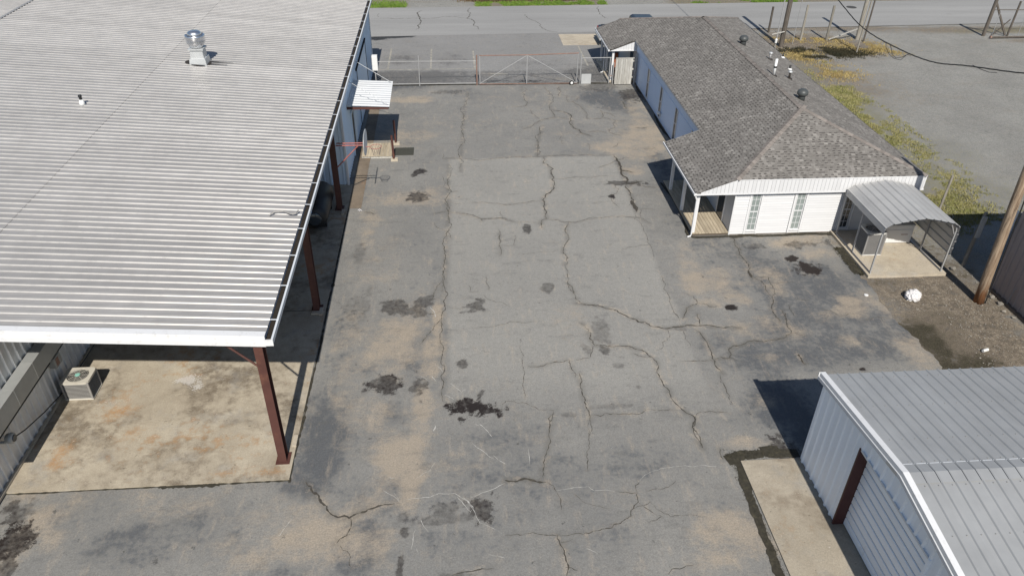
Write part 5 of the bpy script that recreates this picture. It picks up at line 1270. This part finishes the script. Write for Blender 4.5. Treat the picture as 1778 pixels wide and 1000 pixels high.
condenser('air_conditioner', 16.64, 25.28, .09, .80, .78, 1.05, 'tall grey louvred condenser under the carport', simple('pale_grey_enamel', (.50, .49, .46), .5), simple('mid_grey_louvre', (.24, .235, .23), .5, .1), 22, M_ACGRILL)
HP = thing('heat_pump', (18.15, 26.2, .09), 'white box heat pump unit at the back of the carport', 'heat pump')
MB().box(17.58, 18.72, 25.80, 26.62, .11, .92).build('cabinet', M_WHITEP, HP, bevel=.03)
MB().box(17.56, 18.74, 25.78, 26.64, .921, .97).build('lid', M_SHEETGREY, HP, bevel=.015)
MB().box(17.64, 18.66, 25.784, 25.799, .20, .74).build('front_panel', M_WHITEP, HP)
m = MB()
for k in range(7):
    m.box(18.22 + k * .042, 18.22 + k * .042 + .032, 25.780, 25.7835, .50, .535)
m.build('maker_mark', simple('brown_print', (.25, .13, .10), .7), HP)

# ================================================================== CHAIN-LINK FENCE AND GATE
def chain_link(x0, x1, y, z0, z1, name, parent, sp=.085, r=.0007):
    m = MB()
    h = z1 - z0
    for s in (1, -1):
        k = x0 - h
        while k < x1 + h:
            a, b = (k, z0), (k + h * s if s > 0 else k - h, z1)
            # clip to the panel
            xa, za, xb, zb = a[0], a[1], b[0], b[1]
            if s > 0:
                if xa < x0: za += x0 - xa; xa = x0
                if xb > x1: zb -= xb - x1; xb = x1
            else:
                if xa > x1: za += xa - x1; xa = x1
                if xb < x0: zb -= x0 - xb; xb = x0
            if zb - za > .02:
                dx = r * 1.4
                yy = y + .002 * s
                m.add([(xa - dx, yy, za), (xa + dx, yy, za), (xb + dx, yy, zb), (xb - dx, yy, zb)], [(0, 1, 2, 3)])
            k += sp
    return stuff(m.build(name, M_WIRE, parent))
FY = 46.0
F1 = thing('chain_link_fence', (-1.7, FY, 0), 'galvanised pipe and wire fence panel between blue warehouse wall and gate', 'fence')
for x, h in ((-1.98, 1.86), (-4.62, 1.6)):
    MB().tube([(x, FY, -.05), (x, FY, h)], .03, 10).build('post', M_GALVPIPE, F1)
MB().tube([(-4.6, FY, 1.53), (1.5, FY, 1.50)], .019, 8).build('top_rail', M_GALVPIPE, F1)
MB().tube([(-4.6, FY, .13), (1.5, FY, .13)], .020, 8).build('bottom_rail', M_GALVPIPE, F1)
MB().tube([(1.54, FY, -.05), (1.54, FY, 1.86)], .036, 10).build('post', M_RUST, F1)
chain_link(-4.6, 1.5, FY + .03, .13, 1.52, 'wire_mesh', F1)
G = thing('rolling_gate', (4.7, FY - .06, 0), 'long pipe-frame rolling gate with rusty top rail and diagonal braces', 'gate')
gy = FY - .08
for x, mt in ((1.72, M_GALVPIPE), (4.62, M_GALVPIPE), (7.74, M_GALVPIPE)):
    MB().tube([(x, gy, .08), (x, gy, 1.86 if x < 6 else 1.93)], .028, 10).build('stile', mt, G)
MB().tube([(1.68, gy, 1.85), (4.62, gy, 1.86)], .028, 10).build('top_rail', M_RUST, G)
MB().tube([(4.62, gy, 1.86), (7.78, gy, 1.94)], .030, 10).build('top_rail', M_RUST, G)
MB().tube([(1.68, gy, .09), (7.78, gy, .07)], .022, 10).build('bottom_rail', M_RUST, G)
MB().tube([(1.76, gy, .14), (4.58, gy, 1.82)], .020, 8).build('brace', M_GALVPIPE, G)
MB().tube([(4.66, gy, 1.82), (7.55, gy, .22)], .020, 8).build('brace', M_GALVPIPE, G)
chain_link(1.72, 7.74, gy + .03, .09, 1.84, 'wire_mesh', G)
wh = MB().lathe([(.06, -.05), (.13, -.045), (.145, 0), (.13, .045), (.06, .05)], (7.42, gy - .12, .145), 22, 'Y').build('wheel', M_RUBBER, G, True)
MB().lathe([(.02, -.07), (.078, -.065), (.085, -.045)], (7.42, gy - .12, .145), 18, 'Y').build('hub', M_WHITEP, wh)
MB().beam((7.42, gy - .05, .15), (7.72, gy, .12), .05, .05).build('wheel_fork', M_GALVPIPE, G)
F2 = thing('chain_link_fence', (8.9, FY, 0), 'short galvanised fence panel between the gate and the house porch', 'fence')
for x, h in ((7.97, 1.92), (9.78, 1.6), (10.02, 1.3)):
    MB().tube([(x, FY, -.05), (x, FY, h)], .034, 10).build('post', M_GALVPIPE, F2)
MB().tube([(7.97, FY, 1.60), (9.85, FY, 1.62)], .024, 8).build('top_rail', M_GALVPIPE, F2)
chain_link(7.97, 9.78, FY + .03, .1, 1.6, 'wire_mesh', F2)
MB().tube([(9.78, FY, .5), (10.02, FY, .48)], .018, 8).build('rail', M_RUST, F2)
gp = MB().box(8.03, 8.64, FY - .075, FY - .055, .02, .64).build('sheet_panel', M_SHEETGREY)
tag(gp, 'small square grey metal sheet leaning on the short fence panel', 'metal sheet')

# ================================================================== BASKETBALL HOOP on the third canopy post
HB = thing('basketball_hoop', (-4.9, 30.15, 2.95), 'basketball hoop with fan backboard on red pipes fixed to canopy post', 'basketball hoop')
hy, hz = 30.10, 2.95
pts = []
for k in range(36):
    t = 2 * math.pi * k / 36
    c, s = math.cos(t), math.sin(t)
    yy_ = .69 * (abs(c) ** .75) * (1 if c >= 0 else -1)
    zz_ = .48 * (abs(s) ** .75) * (1 if s >= 0 else -1)
    pts.append((-3.72, hy + yy_ * (1 if zz_ > 0 else .72 + .28 * (1 + zz_ / .48)), hz + .18 + zz_))
bb = MB().prism(pts, (.03, 0, 0)).build('backboard', M_WHITEP, HB)
MB().tube([(-3.705, p[1], p[2]) for p in pts] + [(-3.705, pts[0][1], pts[0][2])], .018, 6, False).build('rim_band', M_SHEETGREY, bb)
MB().tube([(-4.92, hy - .12, hz + .12), (-3.74, hy - .12, hz + .12)], .026, 8).build('arm', M_PINK, HB)
MB().tube([(-4.92, hy + .12, hz + .12), (-3.74, hy + .12, hz + .12)], .026, 8).build('arm', M_PINK, HB)
MB().tube([(-4.95, hy - .12, hz - .85), (-4.0, hy - .12, hz + .10)], .026, 8).build('brace', M_PINK, HB)
ri = MB().tube([(-3.28 + .235 * math.cos(t), hy + .235 * math.sin(t), hz) for t in [2 * math.pi * k / 28 for k in range(29)]], .011, 6, False).build('rim', M_PINK, HB)
m = MB()
for k in range(12):
    t = 2 * math.pi * k / 12
    for dt in (.5, -.5):
        m.tube([(-3.28 + .235 * math.cos(t), hy + .235 * math.sin(t), hz), (-3.28 + .17 * math.cos(t + dt), hy + .17 * math.sin(t + dt), hz - .22), (-3.28 + .13 * math.cos(t + dt * 1.6), hy + .13 * math.sin(t + dt * 1.6), hz - .40)], .004, 4, False)
m.build('net', M_NET, ri)
MB().tube([(-3.70, hy, hz), (-3.515, hy, hz)], .02, 6).build('bracket', M_PINK, HB)

# ================================================================== STEP DECK and posts under the awning
SD = thing('step_deck', (-3.8, 36.2, 0), 'low weathered timber step deck in front of the side door', 'deck')
MB().box(-4.15, -3.12, 35.45, 36.95, .0, .12).box(-4.6, -4.17, 35.45, 36.95, .03, .12).build('frame', M_GREYWOOD, SD)
for i in range(10):
    x = -4.58 + i * .148
    MB().box(x, x + .134, 35.40 + random.uniform(-.01, .01), 37.0, .122, .155).build('plank', M_DECK, SD)
for y, lb in ((35.15, 'maroon steel post on concrete block, nearer corner of step deck'), (37.13, 'maroon steel post on concrete block, farther corner of step deck')):
    P_ = thing('steel_post', (-3.0, y, 0), lb, 'post', 'maroon posts by the step deck')
    MB().tube([(-3.0, y, .10), (-3.03, y, 1.32)], .055, 10).build('shaft', M_MAROON, P_)
    MB().box(-3.14, -2.80, y - .14, y + .14, 0, .11).build('block', M_CONC2, P_, bevel=.01)
mt_ = MB().box(-3.02, -2.05, 35.74, 36.66, .004, .022).build('floor_mat', simple('olive_black_mat', (.045, .045, .036), .95, var=.3, scale=14), bevel=.004)
tag(mt_, 'dark olive rubber mat lying flat beside the step deck', 'mat')
ch = MB()
m = MB()
for p in [(-4.30, 29.95), (-4.24, 29.88)]:
    m.tube([(p[0], p[1], .03), (p[0] + .06, p[1] + .08, .05), (p[0] + .12, p[1] + .02, .03)], .016, 6)
tag(m.build('crumpled_paper', M_BAG), 'white crumpled scrap on the ground below the third canopy post', 'litter')

# ================================================================== UTILITY POLE, OVERHEAD CABLE, OLD POSTS
UP = thing('utility_pole', (19.27, 21.7, 0), 'leaning brown timber utility pole beside the mauve building', 'utility pole')
MB().tube([(19.27, 21.7, -.1), (19.22, 21.74, 1.2), (19.1, 21.8, 4.2), (18.97, 21.85, 8.8)], [.185, .17, .155, .13], 18).build('shaft', M_POLE, UP, True)
MB().tube([(19.42, 21.55, .0), (19.36, 21.6, 2.5), (19.22, 21.70, 6.0)], .022, 6).build('ground_wire', M_BLACK, UP)
cpts = [(19.10, 21.86, 8.5), (19.3, 24, 7.82), (19.3, 26.85, 7.15), (19.3, 29.0, 6.62), (19.3, 31.6, 6.37), (19.3, 34.85, 6.34), (19.3, 38, 6.89), (19.3, 46, 8.6), (19.3, 62, 12.6)]
def smooth_path(P, n=10):
    P = [Vector(p) for p in P]; out = []
    for i in range(len(P) - 1):
        a, b, c, d = P[max(i - 1, 0)], P[i], P[i + 1], P[min(i + 2, len(P) - 1)]
        for k in range(n):
            t = k / n
            out.append(.5 * ((2 * b) + (c - a) * t + (2 * a - 5 * b + 4 * c - d) * t * t + (3 * b - a - 3 * c + d) * t ** 3))
    out.append(P[-1])
    return out
OC = thing('overhead_cable', (19.3, 34, 6.3), 'twisted black overhead service cable sagging across the upper right', 'cable')
sp_ = smooth_path(cpts, 12)
for k in range(3):
    MB().tube([p + Vector((.016 * math.cos(i * .8 + k * 2.1), 0, .016 * math.sin(i * .8 + k * 2.1))) for i, p in enumerate(sp_)], .011, 5, False).build('strand', M_BLACK, OC)
MB().tube([Vector((19.3, 31.6 + a, 6.37 + b)) for a, b in ((1.1, -.02), (1.0, -.22), (.6, -.42), (.1, -.46), (-.4, -.36), (-.75, -.02), (-1.0, .02))], .010, 6).build('slack_loop', M_BLACK, OC)
MB().tube([Vector((19.3, 31.6 + a, 6.37 + b)) for a, b in ((.75, -.02), (.55, -.16), (.35, -.36), (.0, -.40), (-.45, -.22), (-.8, .0))], .012, 6).build('slack_loop', M_BLACK, OC)
MB().tube([Vector((19.3, 25.6 + a, 7.44 + b)) for a, b in ((1.0, -.18), (.5, -.17), (0, -.12), (-.4, .0))], .012, 6).build('slack_loop', M_BLACK, OC)

def post(name, x, y, h, r, mt, label, cat='post', grp=None, lean=(0, 0), n=10):
    o = MB().tube([(x, y, -.1), (x + lean[0] * .5, y + lean[1] * .5, h * .5), (x + lean[0], y + lean[1], h)], [r, r * .97, r * .92], n).build(name, mt)
    return tag(o, label, cat, grp)
OP = thing('broken_post', (20.2, 24.2, 0), 'old split grey fence post with a board nailed to its top', 'post')
MB().tube([(20.15, 24.2, -.1), (20.22, 24.25, 1.2), (20.30, 24.3, 2.3)], [.08, .075, .06], 8).build('shaft', M_POSTWOOD, OP)
MB().beam((20.22, 24.16, 1.25), (20.26, 24.2, 2.15), .20, .04).build('board', M_GREYWOOD, OP)
post('fence_post', 21.6, 28.6, 1.75, .055, M_POSTWOOD, 'short weathered fence post in the grass behind the carport', lean=(.05, 0))
SG = 'timber posts near the street corner'
post('timber_post', 24.1, 57.0, 1.85, .085, M_DARKWOOD, 'dark timber post nearest the house roof by the street', 'post', SG)
post('timber_pole', 23.7, 53.4, 7.5, .17, M_DARKWOOD, 'thick dark timber pole rising behind the roof eave and out of frame', 'pole', SG, (.05, 0))
post('timber_post', 25.75, 54.85, 2.50, .085, M_POSTWOOD, 'grey timber post right of the thick dark pole', 'post', SG)
post('timber_post', 27.7, 54.8, 2.45, .095, M_POSTWOOD, 'grey timber post with a fallen board at its foot', 'post', SG)
post('timber_pole', 30.15, 55.0, 5.5, .15, M_POSTWOOD, 'thick pale timber pole beside the gravel drive', 'pole', SG)
post('timber_post', 28.55, 51.7, 3.6, .055, M_POSTWOOD, 'slim leaning post in front of the thick pale pole', 'post', SG, (.12, 0))
post('timber_post', 30.35, 54.4, 2.9, .06, M_DARKWOOD, 'dark slim post close against the thick pale pole', 'post', SG, (.05, 0))
o = MB().beam((27.8, 54.7, .06), (29.95, 54.95, .75), .11, .05).build('fallen_board', M_GREYWOOD)
tag(o, 'pale board leaning from a grey post up to the thick pale pole', 'board')
CDT = thing('service_riser', (23.2, 52.8, 0), 'slim grey metal riser pipe with white fitting beside the thick dark pole', 'pipe')
MB().tube([(23.15, 53.1, 0), (23.2, 53.1, 6.0)], .035, 8).build('pipe', M_GALVPIPE, CDT)
MB().beam((22.7, 53.0, .95), (23.65, 53.15, 1.1), .05, .05).build('crossbar', M_GREYWOOD, CDT)
MB().lathe([(.08, .0), (.09, .25), (.05, .3)], (23.1, 53.0, .35), 10).build('fitting', M_WHITEP, CDT)
CR = MB().tube([(24.75, 53.9, 0), (24.8, 53.9, 3.2)], .022, 8).build('marker_rod', M_GALVPIPE)
tag(CR, 'thin pale metal rod standing between two timber posts', 'rod')

# right-hand gateway across the gravel drive
GF = thing('braced_gateway', (41.5, 55.4, 0), 'dark braced timber gate frame at the far right edge', 'gate frame')
MB().tube([(40.35, 55.6, -.1), (40.45, 55.6, 2.9)], .13, 10).build('post', M_DARKWOOD, GF)
MB().beam((40.5, 55.6, 2.4), (42.0, 55.5, .05), .12, .12).build('brace', M_DARKWOOD, GF)
MB().tube([(42.2, 55.5, -.1), (42.3, 55.5, 2.5)], .075, 10).build('post', M_DARKWOOD, GF)
MB().beam((40.45, 55.5, 1.9), (47, 55.3, 1.9), .05, .05).build('rail', M_DARKWOOD, GF)
MB().beam((40.9, 55.45, .0), (42.0, 55.5, 1.2), .06, .06).build('brace', M_DARKWOOD, GF)
o = MB().tube([(40.5, 54.8, .08), (47.0, 54.9, .08)], .07, 10).build('fallen_pipe', M_DARKWOOD)
tag(o, 'dark pipe lying along the foot of the far right gateway', 'pipe')
o = MB().lathe([(.09, -.06), (.11, 0), (.09, .06)], (40.42, 54.8, .09), 14, 'X').build('pipe_collar', M_RUST)
tag(o, 'rusty red collar at the end of the fallen pipe', 'pipe collar')
for k in range(2):
    o = MB().tube([(40.75 + k * 2.05, 55.2, 0), (40.8 + k * 2.05, 55.2, 1.9)], .02, 6).build('thin_stake', M_GALVPIPE)
    tag(o, ('thin pale stake between the two legs of the far right gate brace', 'thin pale stake right of the gate brace at the frame edge')[k], 'stake', 'thin stakes by the far gateway')

# ================================================================== SMALL THINGS
bm = bmesh.new()
bmesh.ops.create_icosphere(bm, subdivisions=4, radius=1)
rg = np.random.RandomState(4)
fv = [Vector(rg.normal(size=3)).normalized() for _ in range(26)]
for v in bm.verts:
    n = v.co.normalized()
    k = 1.0
    for i, d in enumerate(fv):
        k -= .09 * math.exp(-((n.dot(d) - .55 - .02 * i % .3) / .06) ** 2)
    k += .05 * math.sin(9 * n.x + 5 * n.z) * math.sin(7 * n.y)
    v.co = Vector((n.x * .36 * k, n.y * .28 * k, max(-.12, n.z * .25 * k) + .12))
me = bpy.data.meshes.new('trash_bag'); bm.to_mesh(me); bm.free(); me.materials.append(M_BAG)
tag(put('trash_bag', me, None, (16.88, 22.05, -.02), (0, 0, .4)), 'crumpled white plastic bag lying on the gravel', 'plastic bag')
o = MB().lathe([(.05, -.11), (.055, .11)], (0, 0, 0), 14, 'X').build('drink_can', M_WHITEP)
o.location = (17.72, 18.82, .05); o.rotation_euler = (0, 0, .3)
tag(o, 'white drink can lying on the dirt near the shed roof', 'can')
o = MB().lathe([(.075, 0), (.08, .03), (.03, .045)], (0, 0, 0), 14).build('bottle_cap', M_WHITEP)
o.location = (15.21, 22.3, .002)
tag(o, 'small round white lid on the asphalt near the gravel edge', 'lid')

# stones
def stone_mesh(seed):
    bm = bmesh.new(); bmesh.ops.create_icosphere(bm, subdivisions=1, radius=1)
    r_ = random.Random(seed)
    for v in bm.verts:
        v.co *= r_.uniform(.7, 1.15)
    me = bpy.data.meshes.new('stone'); bm.to_mesh(me); bm.free(); me.materials.append(M_STONE)
    return me
SM = [stone_mesh(i) for i in range(4)]
def scatter(name, n, fn, seed):
    r_ = random.Random(seed); vs = []; fs = []
    bv = [[v.co.copy() for v in me.vertices] for me in SM]; bf = [[list(p.vertices) for p in me.polygons] for me in SM]
    for _ in range(n):
        x, y, s = fn(r_)
        if x < 17.3 and 17.4 < y < 21.2:
            continue
        k = r_.randrange(4); e = Euler((r_.random() * 6, r_.random() * 6, r_.random() * 6)).to_matrix(); o = len(vs)
        for v in bv[k]:
            q = e @ v
            vs.append((x + q.x * s, y + q.y * s, -.02 + q.z * s * .6))
        fs += [[i + o for i in f] for f in bf[k]]
    me = bpy.data.meshes.new(name); me.from_pydata(vs, [], fs); me.materials.append(M_STONE); me.update()
    o = stuff(put(name, me)); o['label'] = 'pale gravel stones scattered over the dirt'; o['category'] = 'gravel'
    return o
scatter('gravel_stones', 2600, lambda r: (r.uniform(15.85, 20.1), r.triangular(9, 27.5, 21), abs(r.gauss(.006, .011)) + .006), 5)
scatter('gravel_stones', 2600, lambda r: (r.uniform(20.2, 46), r.uniform(26, 58), abs(r.gauss(.004, .010)) + .008), 6)
for i, (x, y, s) in enumerate([(19.75, 22.2, .09), (19.9, 21.9, .11), (19.95, 21.45, .12), (19.8, 21.0, .08), (19.55, 23.9, .12), (19.3, 24.3, .08), (19.9, 20.6, .07), (20.0, 22.35, .08), (18.2, 24.0, .0)]):
    if s:
        o = put('loose_stone', SM[i % 4], None, (x, y, s * .2)); o.scale = (s * 1.3, s, s * .7); o.rotation_euler = (0, 0, i)
        tag(o, ('pale stone just right of the utility pole foot', 'flat pale stone second from the utility pole foot along the mauve wall', 'largest pale stone in the row along the foot of the mauve wall', 'small pale stone farther down the foot of the mauve wall', 'pale stone beyond the utility pole beside the dark shadow', 'small pale stone between the carport pad and the broken post', 'last small pale stone near the right edge by the mauve wall', 'pale stone tucked against the corner of the mauve wall')[i], 'stone', 'loose stones along the mauve wall')

# ================================================================== GRASS AND SCRUB (nobody could count it)
def blades(name, mt, n, fn, label, cat, seed):
    """fn(r) -> x, y, height, spread ; each tuft is 5 narrow blades"""
    r_ = random.Random(seed); vs = []; fs = []
    for _ in range(n):
        q = fn(r_)
        if q is None:
            continue
        x, y, h, sp = q
        for k in range(5):
            a = r_.random() * 6.283; b = r_.random() * 6.283
            dx, dy = math.cos(a) * sp * r_.random(), math.sin(a) * sp * r_.random()
            lx, ly = math.cos(b) * h * .7 * r_.random(), math.sin(b) * h * .7 * r_.random()
            wv = .012 + .012 * r_.random(); hh = h * r_.uniform(.5, 1.1)
            o = len(vs)
            vs += [(x + dx - math.sin(b) * wv, y + dy + math.cos(b) * wv, -.03), (x + dx + math.sin(b) * wv, y + dy - math.cos(b) * wv, -.03), (x + dx + lx, y + dy + ly, hh)]
            fs.append((o, o + 1, o + 2))
    me = bpy.data.meshes.new(name); me.from_pydata(vs, [], fs); me.materials.append(mt); me.update()
    o = stuff(put(name, me)); o['label'] = label; o['category'] = cat
    return o
def nz(x, y, s, k=0):
    return float(fbm(np.array([x]), np.array([y]), s, k, 3)[0])
def side_grass(r):
    y = r.uniform(27.3, 45); c = 22.6 + .05 * (y - 27); x = c + r.gauss(0, 1.0)
    if x < 19.7 or (x > 25.5): return None
    if nz(x, y, .9, 3) < .38 + .07 * abs(x - c): return None
    return x, y, r.uniform(.02, .07) * r.choice((1, 1, 1, 1.8)), .16
blades('side_grass', M_GRASSY, 9000, side_grass, 'yellow-green grass strip along the right side of the house', 'grass', 1)
def side_sparse(r):
    y = r.uniform(26.5, 50); x = r.uniform(20.3, 29)
    if x > 25.5 or nz(x, y, .9, 7) < .53: return None
    return x, y, r.uniform(.03, .08), .15
blades('sparse_grass', M_GRASSY, 8000, side_sparse, 'thin dry grass tufts in the gravel lot by the house', 'grass', 2)
def golden(r):
    cx, cy, sx, sy = r.choice(((29.2, 53.4, 1.2, .7), (24.4, 51.1, .8, .7), (31.2, 52.3, 1.2, .6), (25.2, 47.5, .9, .9), (26.5, 55.2, 1.6, .5)))
    x, y = r.gauss(cx, sx), r.gauss(cy, sy)
    if x < 22.5 or y > 56.5 or nz(x, y, .8, 4) < .48: return None
    return x, y, r.uniform(.02, .10), .24
blades('golden_grass', M_GRASSD, 3600, golden, 'dry golden grass clumps around the timber posts', 'grass', 3)
def scrub(r):
    x, y = r.gauss(26.0, 1.6), r.gauss(51.8, .55)
    if nz(x, y, .7, 9) < .40: return None
    return x, y, r.uniform(.03, .12), .2
blades('dark_scrub', M_BURNT, 4500, scrub, 'dark scorched scrub patch below the timber posts', 'scrub', 4)
def verge_g(r):
    x = r.uniform(-16, 30); y = 65.1 + .032 * x + abs(r.gauss(0, 1.0)) 
    if -3.6 < x < 2.2 or 13.2 < x < 18.6: return None
    if x > 2 and nz(x, y, .4, 2) < .5: return None
    return x, y, r.uniform(.06, .2), .2
blades('verge_grass', M_GRASSG, 12000, verge_g, 'fresh green grass along the far edge of the street', 'grass', 5)
def brush(r):
    x = r.choice((r.gauss(8.2, 2.6), r.gauss(22, 3.5), r.gauss(3.5, .8))); y = 66.6 + .032 * x + abs(r.gauss(0, 1.5))
    if 13.0 < x < 18.8: return None
    return x, y, r.uniform(.15, .6), .3
blades('dry_brush', M_BRUSH, 9000, brush, 'brown dry brush on the bank across the street', 'brush', 6)
def joint(r):
    k = r.random()
    if k < .5: return 7.6 + r.gauss(0, .06), r.uniform(9.5, 14.5), r.uniform(.01, .035), .05
    if k < .75: return r.uniform(7.4, 9.5), 14.72 + r.gauss(0, .09), r.uniform(.01, .04), .05
    return r.uniform(15.4, 15.8), r.uniform(23.7, 25.8), r.uniform(.01, .05), .06
blades('joint_weeds', M_BURNT, 1500, joint, 'dark moss and weeds in the joint around the shed apron', 'weeds', 7)

# ================================================================== PICKUP TRUCK parked behind the house
TK = thing('pickup_truck', (13.2, 54.5, 0), 'black pickup truck mostly hidden behind the far end of the house roof', 'truck')
ty0, ty1 = 53.55, 55.45
body = [(10.65, .48), (10.62, 1.02), (10.72, 1.08), (12.75, 1.10), (12.85, 1.78), (13.05, 1.86), (14.35, 1.84), (15.05, 1.20), (16.1, 1.08), (16.3, .9), (16.3, .45)]
low = [(10.65, .48), (10.62, 1.02), (10.72, 1.08), (15.05, 1.12), (16.1, 1.06), (16.3, .9), (16.3, .45)]
MB().prism([(x, ty0, z) for x, z in low], (0, ty1 - ty0, 0)).build('body', M_CARBLACK, TK, bevel=.06)
cabp = [(12.72, 1.10), (12.88, 1.74), (13.05, 1.84), (14.35, 1.82), (15.1, 1.12)]
MB().prism([(x, ty0 + .12, z) for x, z in cabp], (0, ty1 - ty0 - .24, 0)).build('cab', M_CARBLACK, TK, bevel=.07)
for y in (ty0 + .112, ty1 - .122):
    MB().prism([(12.95, y, 1.2), (13.02, y, 1.68), (13.6, y, 1.72), (13.6, y, 1.2)], (0, .01, 0)).build('side_window', M_DKGLASS, TK)
    MB().prism([(13.68, y, 1.2), (13.68, y, 1.72), (14.3, y, 1.70), (14.8, y, 1.2)], (0, .01, 0)).build('side_window', M_DKGLASS, TK)
for x in (11.6, 15.2):
    for y in (ty0 - .02, ty1 - .22):
        wl = MB().lathe([(.2, 0), (.36, .01), (.39, .06), (.39, .18), (.36, .24), (.2, .24)], (x, y, .38), 22, 'Y').build('wheel', M_RUBBER, TK, True)
        MB().lathe([(.02, -.012), (.21, -.006), (.22, .246), (.02, .25)], (x, y, .38), 18, 'Y').build('rim', M_SHEETGREY, wl)
for y in (ty0 + .02, ty1 - .20):
    MB().box(10.60, 10.70, y, y + .18, .72, 1.02).build('tail_light', M_RED, TK)
MB().box(10.48, 10.62, ty0 + .02, ty1 - .02, .45, .62).build('rear_bumper', M_SHEETGREY, TK, bevel=.03)
MB().box(10.85, 12.6, ty0 + .10, ty1 - .10, 1.082, 1.12).build('bed_cover', M_BLACK, TK)
